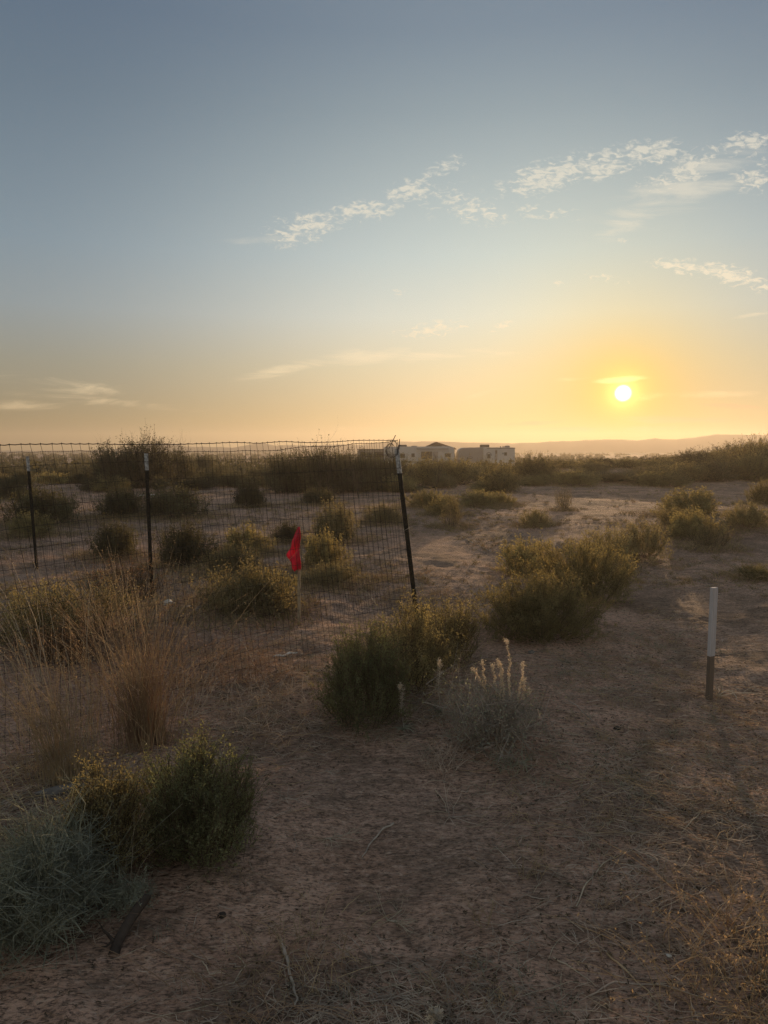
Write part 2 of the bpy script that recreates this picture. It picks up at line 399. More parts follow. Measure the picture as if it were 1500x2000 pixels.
def build_mountains():
    prof = [(-900, 3), (-400, 5), (0, 2), (150, 2), (250, 6), (290, 14), (320, 17), (350, 13), (385, 8), (420, 10), (455, 8), (480, 12), (502, 17), (540, 12), (620, 12), (700, 14),
            (780, 19), (850, 20), (900, 17), (950, 18), (1000, 16), (1080, 20), (1150, 22), (1205, 24), (1240, 22), (1275, 25), (1320, 23),
            (1360, 29), (1390, 33), (1500, 32), (1700, 36), (2300, 30)]
    px = np.array([p[0] for p in prof]); hh = np.array([p[1] for p in prof])
    D, n, k = 700., 700, 9
    a = np.linspace(-1000, 2400, n); hp = np.interp(a, px, hh) + 1.6 * vnoise(a, a * 0, 26, 11) + 1.2 * vnoise(a, a * 0, 9, 12)
    H = np.maximum(hp, .5) / FPX * D + 2
    az = (a - 750) / FPX
    V = []
    for j in range(k):
        t = j / (k - 1); d = D - 60 + 120 * t + 14 * vnoise(a, a * 0 + j * 13.3, 30, 13)
        f = (1 - abs(2 * t - 1)) ** .8
        z = -1.5 + H * f * (1 + (.35 * vnoise(a, a * 0 + j * 7.7, 22, 14) if 0 < j < k - 1 and j != k // 2 else 0))
        V.append(np.stack([az * d, d + 0 * a, z], -1))
    V = np.array(V).reshape(-1, 3); idx = np.arange(k * n).reshape(k, n)
    F = np.stack([idx[:-1, :-1], idx[:-1, 1:], idx[1:, 1:], idx[1:, :-1]], -1).reshape(-1, 4)
    tag(new_mesh('mountain_range', V, F, M['mountain'], smooth=True), kind='structure')
    # low foothill line in front, on the right
    a = np.linspace(980, 1700, 200); H = (3 + 2.2 * vnoise(a, a * 0, 60, 21) + 1.2 * vnoise(a, a * 0, 17, 22)) / FPX * 480 * sstep(990, 1100, a) + .2
    V = []
    for j in range(3):
        d = 465 + 15 * j; z = -1.2 + H * (1 if j == 1 else 0)
        V.append(np.stack([(a - 750) / FPX * d, d + 0 * a, z], -1))
    V = np.array(V).reshape(-1, 3); idx = np.arange(600).reshape(3, 200)
    F = np.stack([idx[:-1, :-1], idx[:-1, 1:], idx[1:, 1:], idx[1:, :-1]], -1).reshape(-1, 4)
    tag(new_mesh('foothills', V, F, M['mountain'], smooth=True), kind='structure')
build_mountains()

HAZE_D, HAZE_G = 9.0e-4, .50
def build_haze():
    m = bpy.data.materials.new('haze'); m.use_nodes = True; nt = m.node_tree; nt.nodes.remove(nt.nodes['Principled BSDF'])
    v = NN(nt, 'ShaderNodeVolumePrincipled'); v.inputs['Color'].default_value = (.96, .86, .72, 1)
    v.inputs['Density'].default_value = HAZE_D; v.inputs['Anisotropy'].default_value = HAZE_G
    nt.links.new(v.outputs[0], nt.nodes['Material Output'].inputs['Volume'])
    b = MB().box((0, 0, 10.5), (1900, 1900, 27))
    o = b.build('haze', m); tag(o, kind='stuff')
    for p in o.data.polygons: pass
build_haze()

# ------------------------------------------------------------ plant generators (each returns geometry in metres, base at the origin)
def shrub_geo(seed, w, h, n_stem=40, n_sprig=500, n_leaf=9000, leaf=.012, spread=1.0, flat=.35, sprig=.16, stem_r=.003, curl=0, up=.6, wide=.45, shell=.5):
    rng = np.random.default_rng(seed); K = 6
    ph = rng.uniform(0, 2 * math.pi, n_stem); u = rng.uniform(0, 1, n_stem) ** .55
    lump = 1 + .28 * np.sin(ph * 2 + seed) + .18 * np.sin(ph * 5 + seed * 2.1)
    rt = u * w / 2 * lump; hz = h * (flat * (1 - .55 * u ** 4) + (1 - flat) * np.sqrt(np.clip(1 - u ** 2, 0, 1))) * rng.uniform(.72, 1.06, n_stem)
    t = np.linspace(0, 1, K)[None]
    rr = rt[:, None] * (.42 + .58 * t ** .8) * spread; zz = hz[:, None] * t ** 1.0
    P = np.stack([rr * np.cos(ph)[:, None], rr * np.sin(ph)[:, None], zz], -1)
    P[:, 1:] += rng.normal(size=(n_stem, K - 1, 3)) * .015 * h * (1 + 2 * curl)
    P[:, 0, :2] += rng.normal(size=(n_stem, 2)) * .03 * w; P[:, 0, 2] = -.02
    rad = stem_r * (1 - .7 * t) * np.ones((n_stem, 1))
    # sprigs
    si = rng.integers(0, n_stem, n_sprig); st = rng.uniform(.06, 1.0, n_sprig) ** .75 * (K - 1)
    i0 = np.minimum(st.astype(int), K - 2); f = (st - i0)[:, None]
    B = P[si, i0] * (1 - f) + P[si, i0 + 1] * f
    ns = int(n_sprig * shell)
    if ns:       # twigs through the outer part of the mound, so that it reads as one rounded mass
        q = rng.normal(size=(ns, 3)); q[:, 2] = np.abs(q[:, 2]); q /= np.linalg.norm(q, axis=1, keepdims=True)
        pa = np.arctan2(q[:, 1], q[:, 0]); lm = .92 + .26 * np.sin(pa * 2 + seed) * (1 - q[:, 2]) + .16 * np.sin(pa * 5 + seed * 2.1) + .16 * np.sin(q[:, 0] * 9 + seed) * q[:, 2]
        B[:ns] = q * np.array([w * .46, w * .46, h * .84]) * (rng.uniform(.35, 1, (ns, 1)) ** .5) * lm[:, None]
    out = B.copy(); out[:, 2] = 0; out /= np.linalg.norm(out, axis=1, keepdims=True) + 1e-6
    D = out * rng.uniform(-.15, .85, (n_sprig, 1)) + rng.normal(size=(n_sprig, 3)) * .38 + np.array([0, 0, up])
    D /= np.linalg.norm(D, axis=1, keepdims=True)
    L = sprig * h * (rng.uniform(.45, 1.25, n_sprig) * (1 + 1.1 * rng.uniform(0, 1, n_sprig) ** 7))[:, None]
    Ks = 4; ts = np.linspace(0, 1, Ks)[None, :, None]
    Q = B[:, None] + D[:, None] * L[:, None] * ts + np.array([0, 0, 1.]) * (L[:, None] * .25 * ts ** 2)
    if curl: Q[:, 1:] += rng.normal(size=(n_sprig, Ks - 1, 3)) * curl * L[:, None] * .35
    Q[..., 2] = np.maximum(Q[..., 2], .004)
    rq = stem_r * .38 * (1 - .6 * np.linspace(0, 1, Ks))[None] * np.ones((n_sprig, 1))
    stems = join([tubes(P, rad), tubes(Q, rq)])
    # leaves on the sprigs
    li = rng.integers(0, n_sprig, n_leaf); lt = rng.uniform(0, 1, n_leaf) ** .8 * (Ks - 1)
    i0 = np.minimum(lt.astype(int), Ks - 2); f = (lt - i0)[:, None]
    C = Q[li, i0] * (1 - f) + Q[li, i0 + 1] * f + rng.normal(size=(n_leaf, 3)) * leaf * .55
    DD = D[li] * .8 + rng.normal(size=(n_leaf, 3)) * .7
    sz = leaf * rng.uniform(.6, 1.35, n_leaf)
    C[:, 2] = np.maximum(C[:, 2], .003)
    return stems, leaves(C, DD, sz, sz * wide, rng)
def grass_geo(seed, n, length, lean=.35, base=.07, r=.0012, K=7, heads=0, droop=.25, bias=(0, 0), upright=1.0):
    rng = np.random.default_rng(seed)
    b = rng.normal(size=(n, 2)) * base
    d = rng.normal(size=(n, 2)) * lean + b * 1.5 + np.array(bias)
    L = length * rng.uniform(.35, 1.05, n) ** .8
    t = np.linspace(0, 1, K)[None]
    z = L[:, None] * (t - droop * rng.uniform(0, 1, (n, 1)) * t ** 3) * upright
    xy = b[:, None] + d[:, None] * (L[:, None] * (t ** 1.5))[..., None]
    P = np.concatenate([xy, z[..., None]], -1); P[:, 1:] += rng.normal(size=(n, K - 1, 3)) * .008 * length
    rad = r * (1.1 - .75 * t) * rng.uniform(.7, 1.4, (n, 1))
    out = [tubes(P, rad)]
    if heads:
        m = n * heads; li = np.repeat(np.arange(n), heads); tt = rng.uniform(.72, 1.0, m) * (K - 1)
        i0 = np.minimum(tt.astype(int), K - 2); f = (tt - i0)[:, None]
        C = P[li, i0] * (1 - f) + P[li, i0 + 1] * f + rng.normal(size=(m, 3)) * .006
        V, F = leaves(C, rng.normal(size=(m, 3)) + np.array([0, 0, 1.2]), rng.uniform(.006, .014, m), rng.uniform(.002, .004, m), rng)
        out.append((V, F))
    return out
def branch_paths(seed, start, d, L, r, depth, kids=3, wig=.22, spread=.7, K=6, up=.05):
    rng = random.Random(seed); res = []
    def go(p, d, L, r, dep):
        pts = [p]; dd = Vector(d).normalized(); dirs = [dd]
        for i in range(K - 1):
            dd = (dd + Vector([rng.gauss(0, wig) for _ in range(3)]) + Vector((0, 0, up))).normalized(); p = p + dd * (L / (K - 1)); pts.append(p); dirs.append(dd)
        res.append((pts, [r * (1 - .65 * i / (K - 1)) for i in range(K)]))
        if dep > 0:
            for _ in range(kids):
                i = rng.randrange(1, K)
                nd = dirs[i] + Vector([rng.gauss(0, spread) for _ in range(3)]) + Vector((0, 0, up * 3))
                go(pts[i], nd, L * rng.uniform(.4, .75), r * (1 - .65 * i / (K - 1)) * .7, dep - 1)
    go(Vector(start), d, L, r, depth)
    return np.array([[tuple(q) for q in p] for p, _ in res]), np.array([q for _, q in res])

def plant(name, loc, label, cat, parts, group=None, rz=0, scale=(1, 1, 1)):
    t = thing(name, loc, label, cat, group, rz, scale)
    for pn, geo, m in parts:
        V, F = geo if isinstance(geo, tuple) else join(geo)
        new_mesh(pn, V, F, m, t)
    return t
def px_size(px, p): return px / FPX * math.hypot(p.x, p.y) * .99

# ------------------------------------------------------------ the wire fence
def build_fence():
    top_off = Vector((-.185, 0, 0))
    c0 = Vector((.285, 5.62, 0)); c0.z = float(ground_z(c0.x, c0.y))
    root = thing('wire_fence', c0, 'rusty woven wire fence on dark steel posts with white tips, cornering at the leaning post', 'fence')
    def post(base, lean, h, tip, bury=.08):
        mb = MB(); b = base - c0
        # T-section: flange facing the camera, web behind it, studs up the front
        rz = math.atan2(base.y, base.x) - math.pi / 2
        sh = (lean[0] / h, lean[1] / h)
        ca, sa = math.cos(rz), math.sin(rz)
        def off(x, y, z): return (b.x + x * ca - y * sa + sh[0] * z, b.y + x * sa + y * ca + sh[1] * z, b.z + z)
        body = MB()
        hh = h - tip
        body.box(off(0, 0, hh / 2 - bury / 2), (.036, .005, hh + bury), rz, sh)
        body.box(off(0, .019, hh / 2 - bury / 2), (.006, .0325, hh + bury), rz, sh)
        k = .12
        while k < hh - .02:
            body.box(off(0, -.0065, k), (.012, .008, .014), rz, sh); k += .054
        o = body.build('post', M['post'], root)
        tp = MB(); tp.box(off(0, 0, hh + tip / 2), (.0375, .0065, tip), rz, sh); tp.box(off(0, .0195, hh + tip / 2), (.0075, .0325, tip - .002), rz, sh)
        for kk in range(3): tp.box(off(0, -.0075, hh + .03 + kk * .054), (.012, .008, .014), rz, sh)
        t = tp.build('painted_tip', M['post_white'], o)
    p2 = at(297, 1165); p3 = at(72, 1113)
    d23 = (p3 - p2).normalized(); p4 = p3 + d23 * 3.0; p4.z = float(ground_z(p4.x, p4.y))
    post(c0, top_off, 1.53, .19); 
    post(p2, Vector((-.02, 0, 0)), 1.47, .17)
    post(p3, Vector((-.06, 0, 0)), 1.46, .19)
    post(p4, Vector((-.04, 0, 0)), 1.46, .17)
    # runs of wire mesh: bottom line through given ground points, top line offset
    def run(pts, offs, htop, seed, label):
        rng = np.random.default_rng(seed)
        P = np.array([tuple(p) for p in pts]); O = np.array(offs); Ht = np.array(htop)
        seg = np.linalg.norm(np.diff(P[:, :2], axis=0), axis=1); s = np.concatenate([[0], np.cumsum(seg)])
        n = int(s[-1] / .0508); S = np.linspace(0, s[-1], n + 1)
        bx = np.interp(S, s, P[:, 0]); by = np.interp(S, s, P[:, 1])
        ox = np.interp(S, s, O[:, 0]); oy = np.interp(S, s, O[:, 1]); ht = np.interp(S, s, Ht)
        gz = ground_z(bx, by); gz = np.convolve(np.pad(gz, 6, mode='edge'), np.ones(13) / 13, 'valid') - .01
        m = 15; lv = np.linspace(0, 1, m + 1)
        bow = .05 * np.sin(S * 1.1 + seed)[:, None] * np.sin(lv * math.pi)[None] + .03 * vnoise(S[:, None] + 0 * lv[None], lv[None] * 3 + 0 * S[:, None], .8, seed)
        X = bx[:, None] + ox[:, None] * lv + bow * .5; Y = by[:, None] + oy[:, None] * lv + bow
        sag = .012 * vnoise(S[:, None] + 0 * lv, lv[None] * 8 + 0 * S[:, None], .35, seed + 3)
        top_wave = .012 * vnoise(S, S * 0, .22, seed + 5)
        Z = gz[:, None] + (ht[:, None] - gz[:, None]) * lv + sag + (top_wave[:, None] * (lv == 1))
        J = rng.normal(size=(n + 1, m + 1)) * .0035; X = X + J * .7; Y = Y + J * .7
        J2 = rng.normal(size=(n + 1,)) * .004; X += J2[:, None] * .7; Y += J2[:, None] * .7
        W = np.stack([X, Y, Z], -1) - np.array(tuple(c0))
        verts = tubes(W, np.full((n + 1, m + 1), .00125))
        H = W.transpose(1, 0, 2).copy()
        # horizontal strands crimp slightly between stays
        Hm = (H[:, :-1] + H[:, 1:]) / 2; Hm[..., 2] -= .0025
        HH = np.empty((m + 1, 2 * n + 1, 3)); HH[:, ::2] = H; HH[:, 1::2] = Hm
        rad = np.full((m + 1, 2 * n + 1), .00125); rad[0] = .0015; rad[-1] = .0026
        hor = tubes(HH, rad)
        # wrapped knots
        C = W.reshape(-1, 3); rk = np.full((len(C), 1, 1), .0026); rk.reshape(n + 1, m + 1)[:, -1] = .0052
        oc = np.array([[1, 0, 0], [0, 1, 0], [-1, 0, 0], [0, -1, 0], [0, 0, 1.2], [0, 0, -1.2]]) * 1.0
        KV = (C[:, None] + oc[None] * rk).reshape(-1, 3)
        fq = np.array([[0, 1, 4, 4], [1, 2, 4, 4], [2, 3, 4, 4], [3, 0, 4, 4], [1, 0, 5, 5], [2, 1, 5, 5], [3, 2, 5, 5], [0, 3, 5, 5]])[:, :3]
        KF = (np.arange(len(C))[:, None, None] * 6 + fq[None]).reshape(-1, 3)
        V, F = join([verts, hor])
        o = new_mesh('wire_mesh', V, F, M['wire'], root); o['kind'] = 'stuff'; o['label'] = label
        k = new_mesh('wire_knots', KV, KF, M['wire'], o); k['kind'] = 'stuff'
        return W
    dn = Vector((-.70, -.715, 0))
    near = [c0 + dn * t for t in (0, 1.3, 2.6, 3.6, 5.0)]
    W = run(near, [(-.185, 0)] * 2 + [(-.15, .02)] * 3, [1.585, 1.55, 1.535, 1.485, 1.46], 5, 'near stretch of leaning wire mesh coming towards the viewer')
    post(c0 + dn * 5.0 + Vector((0, 0, -.02)), Vector((-.15, 0, 0)), 1.5, .17)
    m1 = c0 + (p2 - c0) * .5
    run([c0, m1, p2, (p2 + p3) / 2, p3, p4], [(-.185, 0), (-.08, 0), (-.02, 0), (-.03, 0), (-.06, 0), (-.04, 0)],
        [1.575, 1.50, 1.475, 1.50, 1.475, 1.47], 9, 'far stretch of wire mesh running back to the left')
    # tie wires and tangled loops at the corner
    T = []; rng = random.Random(4)
    topc = Vector((top_off.x * .97, 0, 1.53 - c0.z))
    for k in range(5):
        a0 = rng.uniform(0, 6.28); pts = []
        for i in range(9):
            a = a0 + i * .75; r = .03 + .004 * i
            pts.append((topc.x - .05 + r * math.cos(a), topc.y - .02 + .02 * math.sin(a * 1.7), topc.z - .02 + r * 1.3 * math.sin(a)))
        T.append(pts)
    T = np.array(T); V, F = tubes(T, np.full(T.shape[:2], .0016)); new_mesh('tie_wire', V, F, M['wire'], root)
    V2, F2 = tubes(np.array([[(topc.x + .0, 0, topc.z - .12), (topc.x + .012, 0, topc.z - .02), (topc.x + .016, 0, topc.z + .06)], [(topc.x - .07, -.01, topc.z - .02), (topc.x - .04, -.01, topc.z + .04), (topc.x - .015, -.01, topc.z + .09)]]), np.full((2, 3), .0035))
    new_mesh('wire_end', V2, F2, M['wire'], root)
    for k in range(6):
        z = .18 + k * .24; x = top_off.x * z / 1.53
        n = 10; pts = [(x + .024 * math.cos(i * .78), .02 + .032 * math.sin(i * .78), z + .01 * math.sin(i)) for i in range(n)] + [(x + .05, -.02, z + .025)]
        V, F = tubes(np.array([pts]), np.full((1, n + 1), .0015)); new_mesh('tie_wire', V, F, M['stem_white'] if k % 2 else M['wire'], root)
    # loose strand lying out from the mesh near the ground
build_fence()

# ------------------------------------------------------------ flag on a lath, white topped stake
def build_flag():
    p = onpath(584, 1216, 6.18)
    r = thing('wooden_lath', p, 'thin pale wooden lath standing behind the wire mesh with a red flag on top', 'stake')
    s = px_size(1, p); top = float(CAM_Z + ray(587, 1030).z / ray(587, 1030).y * p.y) - p.z
    # leans a touch: base x 584 -> top x 587
    MB().box((.004, 0, top / 2 - .04), (.026, .009, top + .08), 0, (.012, 0)).build('lath', M['lath'], r, bevel=.001)
    f = []; nv, nu = 22, 9
    left = [(0, -3), (.08, -6), (.2, -10), (.35, -15), (.46, -16), (.52, -19), (.62, -25), (.68, -27), (.74, -23), (.8, -19), (.86, -16), (.93, -15), (1, -11)]
    lx = [a for a, _ in left]; lv = [b for _, b in left]
    H = 84 * s; V = []
    for side in (0, 1):
        for j in range(nv):
            v = j / (nv - 1); xl = np.interp(v, lx, lv) * s; xr = (2.0 + 1.2 * math.sin(v * 9)) * s
            for i in range(nu):
                u = i / (nu - 1); x = xl + (xr - xl) * u
                dep = .016 * math.sin(u * 9 + v * 3) * (.3 + v) + .012 * math.sin(v * 11 + u * 4) + (.012 if side else -.012) * math.sin(u * math.pi)
                ragged = (.010 * math.sin(u * 23 + side) + .006 * math.sin(u * 51)) * (v > .95)
                V.append((x + .012, -.012 + dep - .006, top - v * H + .004 + ragged - (.01 * (1 - u) if v > .9 else 0)))
    F = []
    for side in (0, 1):
        o = side * nv * nu
        for j in range(nv - 1):
            for i in range(nu - 1):
                a = o + j * nu + i; F.append((a, a + 1, a + nu + 1, a + nu))
    fl = py_mesh('flag', V, F, M['red'], None, smooth=True)
    md = fl.modifiers.new('thickness', 'SOLIDIFY'); md.thickness = .0015
    fl.location = p; tag(fl, 'crumpled bright red flag hanging from the top of the pale lath behind the wire', 'flag')
build_flag()
def build_stake():
    p = at(1385, 1366)
    r = thing('boundary_stake', p, 'square wooden stake with its upper half painted white, standing alone on the sand at right', 'stake', rz=R(24))
    h = px_size(203, p) * 1.02; w = px_size(14, p)
    cut = h * .39; sh = (.006, 0)
    MB().box((0, 0, (cut - .08) / 2), (w * .84, w * .5, cut + .08), 0, sh).build('raw_end', M['stake_raw'], r, bevel=.0015)
    MB().box((sh[0] * (cut + (h - cut) / 2), 0, cut + (h - cut) / 2), (w * .88, w * .53, h - cut), 0, sh).build('painted_end', M['stake_white'], r, bevel=.0015)
    # dead twigs of a small plant growing at its foot
    P = []; Rd = []
    for k, (dx, dy, L) in enumerate(((.9, -.1, .25), (.8, .1, .2), (.5, -.2, .18), (-.5, -.1, .14), (-.6, .1, .12), (.3, -.3, .14))):
        a, b = branch_paths(70 + k, (0, 0, .0), (dx, dy, .75), L, .0046, 1, 2, .3, .5, up=-.09); P.append(a); Rd.append(b)
    P = np.concatenate(P); P[..., 2] = np.maximum(P[..., 2], .004)
    t = plant('dead_plant', at(1402, 1362), 'little plant of pale crooked twigs at the foot of the white topped stake', 'plant', [('stem', tubes(P, np.concatenate(Rd)), M['stem_white'])])
build_stake()

# ------------------------------------------------------------ trailers and shed on the flat behind the scrub
def build_trailers():
    DY = 95.0
    def base(px): d = ray(px, 900); k = DY / d.y; x = d.x * k; return Vector((x, DY, float(ground_z(x, DY))))
    m = DY / FPX   # metres per pixel there
    def zof(py, p): return CAM_Z + (880 - py) * m - p.z
    def wheels(mb_parent, x0, hgt):
        for dx in (-.45, .45):
            n = 16; V = []; F = []
            for y in (-1.30, -1.08):
                V += [(x0 + dx + .36 * math.cos(i * 2 * math.pi / n), y, .36 + .36 * math.sin(i * 2 * math.pi / n)) for i in range(n)]
            F = [tuple(range(n - 1, -1, -1)), tuple(range(n, 2 * n))] + [(i, (i + 1) % n, n + (i + 1) % n, n + i) for i in range(n)]
            py_mesh('wheel', V, F, M['rubber'], mb_parent)
    def win(r, x, z, w, h, name='window', frame=True, y=-1.25, mat_=None):
        o = MB().box((x, y - .012, z), (w, .03, h)).build(name, mat_ or M['glass'], r, bevel=.01)
        if frame:
            f = MB(); t = .045
            f.box((x, y - .02, z + h / 2 + t / 2), (w + 2 * t, .05, t)); f.box((x, y - .02, z - h / 2 - t / 2), (w + 2 * t, .05, t))
            f.box((x - w / 2 - t / 2, y - .02, z), (t, .05, h)); f.box((x + w / 2 + t / 2, y - .02, z), (t, .05, h))
            f.build('window_frame', M['rv_trim'], o)
        return o
    # --- middle trailer, px 775..885
    p = base(822); r = thing('travel_trailer', p, 'long white travel trailer with a dark square window, left of the rounded nosed trailer', 'trailer', rz=R(3))
    top = zof(872.5, p); L = 125 * m; x0 = -L / 2 - .6; x1 = (885 - 822) * m
    prof = [(x0, .5), (x0, top - .1), (x0 + .15, top), (x1 - .45, top + .02), (x1 - .15, top - .06), (x1 - .03, top - .3), (x1, top - 1.1), (x1 - .12, .95), (x1 - .35, .5)]
    MB().prism(prof, -1.25, 1.25).build('body', M['rv_white'], r, bevel=.05)
    win(r, (831 - 822) * m, zof(889, p), 20 * m, 13 * m); win(r, (784 - 822) * m, zof(890, p), 9 * m, 7 * m); win(r, (805 - 822) * m, zof(889, p), 5 * m, 6 * m)
    win(r, (872 - 822) * m, zof(889, p), 10 * m, 6 * m); MB().box(((848 - 822) * m, -1.262, 1.45), (.7, .03, 1.9)).build('door', M['rv_cap'], r, bevel=.02)
    MB().box(((786 - 822) * m, 0, top + .13), (1.1, .8, .24)).build('roof_air_conditioner', M['rv_trim'], r, bevel=.06)
    for q in (806, 812, 866): MB().box(((q - 822) * m, .1, top + .06), (.4, .4, .12)).build('roof_vent', M['rv_cap'], r, bevel=.04)
    MB().box(((842 - 822) * m, -1.5, top - .28), (4.2, .14, .14)).build('rolled_awning', M['rv_cap'], r, bevel=.03)
    MB().box(((x0 + x1) / 2, -1.256, 1.05), (L * .9, .012, .12)).build('stripe', M['rv_trim'], r)
    wheels(r, 0, 0)
    MB().box(((x0 + x1) / 2, 0, .42), (L, 1.6, .12)).build('chassis', M['rv_trim'], r)
    # --- right trailer, px 893..1002, seen towards its rounded nose
    p = base(948); r = thing('travel_trailer', p, 'white travel trailer with a rounded grey nose, rightmost of the parked trailers', 'trailer', rz=R(0))
    top = zof(874, p); x0 = (893 - 948) * m; xm = (941 - 948) * m; x1 = (1002 - 948) * m
    MB().prism([(xm, .5), (xm, top), (x1 - .1, top), (x1, top - .1), (x1, .6), (x1 - .2, .5)], -1.25, 1.25).build('body', M['rv_white'], r, bevel=.04)
    nose = [(x0 + .35, .75), (x0 + .05, 1.3), (x0, 2.0), (x0 + .08, top - .45), (x0 + .3, top - .14), (x0 + .7, top - .02), (xm - .012, top + .02), (xm - .012, .75)]
    MB().prism(nose, -1.27, 1.27).build('front_cap', M['rv_cap'], r, bevel=.12)
    n = 14; sw = [((915 - 948) * m + .42 * math.cos(a) , -1.283, zof(894, p) + .17 * math.sin(a) + .05 * math.cos(a)) for a in [i * 2 * math.pi / n for i in range(n)]]
    sw2 = [((916 - 948) * m + .30 * math.cos(a), -1.286, zof(893.3, p) + .085 * math.sin(a)) for a in [i * 2 * math.pi / n for i in range(n)]]
    def disc(v, name, mt):
        v2 = [(a, b + .012, c) for a, b, c in v]; k = len(v)
        py_mesh(name, v + v2, [tuple(range(k)), tuple(range(2 * k - 1, k - 1, -1))] + [(i, k + i, k + (i + 1) % k, (i + 1) % k) for i in range(k)], mt, r)
    disc(sw, 'decal', M['rv_trim']); disc(sw2, 'decal', M['rv_cap'])
    win(r, (952 - 948) * m, zof(891, p), 5 * m, 7 * m); win(r, (984 - 948) * m, zof(886.5, p), 4 * m, 5 * m)
    win(r, (979 - 948) * m, zof(885.5, p), 2 * m, 2.5 * m, frame=False)
    d = MB().box(((966 - 948) * m, -1.262, zof(888, p)), (4.6 * m, .03, 20 * m)).build('door', M['rv_cap'], r, bevel=.02)
    MB().box(((966 - 948) * m, -1.28, zof(883, p)), (2.6 * m, .02, 6 * m)).build('door_window', M['glass'], d)
    arch = [((952 - 948) * m + 5.2 * m * math.cos(a), -1.257, zof(890, p) + 6.4 * m * math.sin(a)) for a in [i * math.pi / 10 for i in range(11)]]
    V, F = tubes(np.array([arch]), np.full((1, 11), .035), 4); new_mesh('moulding', V, F, M['rv_trim'], r)
    MB().box(((946 - 948) * m, 0, top + .2), (17 * m, .9, .36)).build('roof_air_conditioner', M['rv_trim'], r, bevel=.06)
    MB().box(((990 - 948) * m, 0, top + .13), (9 * m, .7, .24)).build('roof_vent', M['rv_cap'], r, bevel=.06)
    MB().box(((975 - 948) * m, -1.262, top - .1), (55 * m, .04, .07)).build('roof_rail', M['rv_trim'], r)
    for q in (976, 981): MB().box(((q - 948) * m, -.4, top + .08), (.12, .12, .16)).build('roof_pipe', M['rv_cap'], r)
    wheels(r, .8, 0)
    MB().box(((x0 + x1) / 2 + .4, 0, .42), (6.4, 1.6, .12)).build('chassis', M['rv_trim'], r)
    # --- left trailer, dull grey, px 698..773
    p = base(737); p.y += 4; r = thing('travel_trailer', p, 'dull grey trailer with dark windows seen through the wire, leftmost of the parked trailers', 'trailer', rz=R(-2))
    top = zof(878.5, p); x0 = (698 - 737) * m; x1 = (774 - 737) * m
    MB().prism([(x0, .5), (x0 - .05, top - .25), (x0 + .1, top), (x1 - .1, top), (x1, top - .15), (x1, .5)], -1.25, 1.25).build('body', M['rv_dim'], r, bevel=.04)
    win(r, (740 - 737) * m, zof(888, p), 17 * m, 10 * m); win(r, (760 - 737) * m, zof(887, p), 7 * m, 9 * m); win(r, (708 - 737) * m, zof(887, p), 8 * m, 7 * m)
    MB().box(((722 - 737) * m, -1.262, 1.4), (.7, .03, 1.8)).build('door', M['rv_trim'], r, bevel=.02)
    MB().box(((735 - 737) * m, 0, top + .06), (76 * m, 2.56, .1)).build('roof_edge', M['rv_trim'], r)
    wheels(r, 0, 0); MB().box((0, 0, .42), (4.6, 1.6, .12)).build('chassis', M['rv_trim'], r)
    # --- shed with a gable roof behind
    p = base(868); p.y += 9; r = thing('gabled_shed', p, 'dark shed with a brown gable roof rising behind the white trailers', 'shed')
    m2 = (DY + 9) / FPX; top = CAM_Z + (880 - 863.5) * m2 - p.z; eav = CAM_Z + (880 - 874) * m2 - p.z
    MB().box((.35, 0, eav / 2), (50 * m2 - .3, 3.5, eav)).build('wall', M['shed_wall'], r)
    w = 24 * m2; cx = (861 - 868) * m2
    MB().prism([(cx - w, eav), (cx, top), (cx + w + 1.0, eav - .15), (cx + w + 1.0, eav - .3), (cx, top - .18), (cx - w, eav - .15)], -2, 2).build('roof', M['shed_roof'], r)
    MB().prism([(cx - w + .3, eav), (cx, top - .2), (cx + w + .5, eav)], -1.7, 1.7).build('gable', M['shed_wall'], r)
build_trailers()

# ------------------------------------------------------------ foreground plants, one by one
def big_bush(px, py, wpx, hpx, seed, label, leafm, leaf=.011, n=(60, 1500, 24000), name='desert_shrub', cat='shrub', **kw):
    p = at(px, py); w = px_size(wpx, p); h = px_size(hpx, p)
    st, lv = shrub_geo(seed, w, h, n[0], n[1], n[2], leaf, **kw)
    return plant(name, p, label, cat, [('stem', st, M['stem']), ('foliage', lv, leafm)])
# centre bushes by the leaning post
big_bush(712, 1402, 205, 172, 11, 'dark green leafy shrub in front of the leaning corner post, biggest near the fence', M['leaf_green'], .0115, (70, 1900, 30000), up=.9, sprig=.2)
big_bush(800, 1334, 240, 165, 12, 'olive shrub growing around the foot of the leaning corner post', M['leaf_olive'], .0115, (70, 1700, 22000), up=.8)
big_bush(865, 1296, 140, 125, 13, 'wispy golden shrub just right of the leaning post foot', M['leaf_olive'], .012, (60, 1500, 16000), up=1.0, sprig=.25)
# right cluster
big_bush(1050, 1240, 235, 122, 14, 'broad round golden green shrub, nearest of the backlit cluster right of the fence', M['leaf_olive'], .015, (110, 3000, 46000), up=.55, flat=.55, sprig=.13)
big_bush(1140, 1172, 185, 122, 15, 'tall olive shrub behind the broad round one in the backlit cluster', M['leaf_olive'], .018, (90, 2400, 30000), up=.6, flat=.5, sprig=.13)
big_bush(1025, 1125, 115, 75, 16, 'small rounded shrub at the left end of the backlit cluster', M['leaf_olive'], .018, (60, 1300, 15000), up=.6, flat=.5, sprig=.15)
big_bush(1252, 1092, 125, 72, 17, 'low golden shrub at the right end of the backlit cluster, in the sun glare', M['leaf_gold'], .020, (60, 1300, 14000), up=.6, flat=.5, sprig=.15)
big_bush(1180, 1115, 135, 85, 18, 'golden shrub in the middle of the backlit cluster, rearmost', M['leaf_gold'], .020, (60, 1300, 14000), up=.6, flat=.5, sprig=.15)
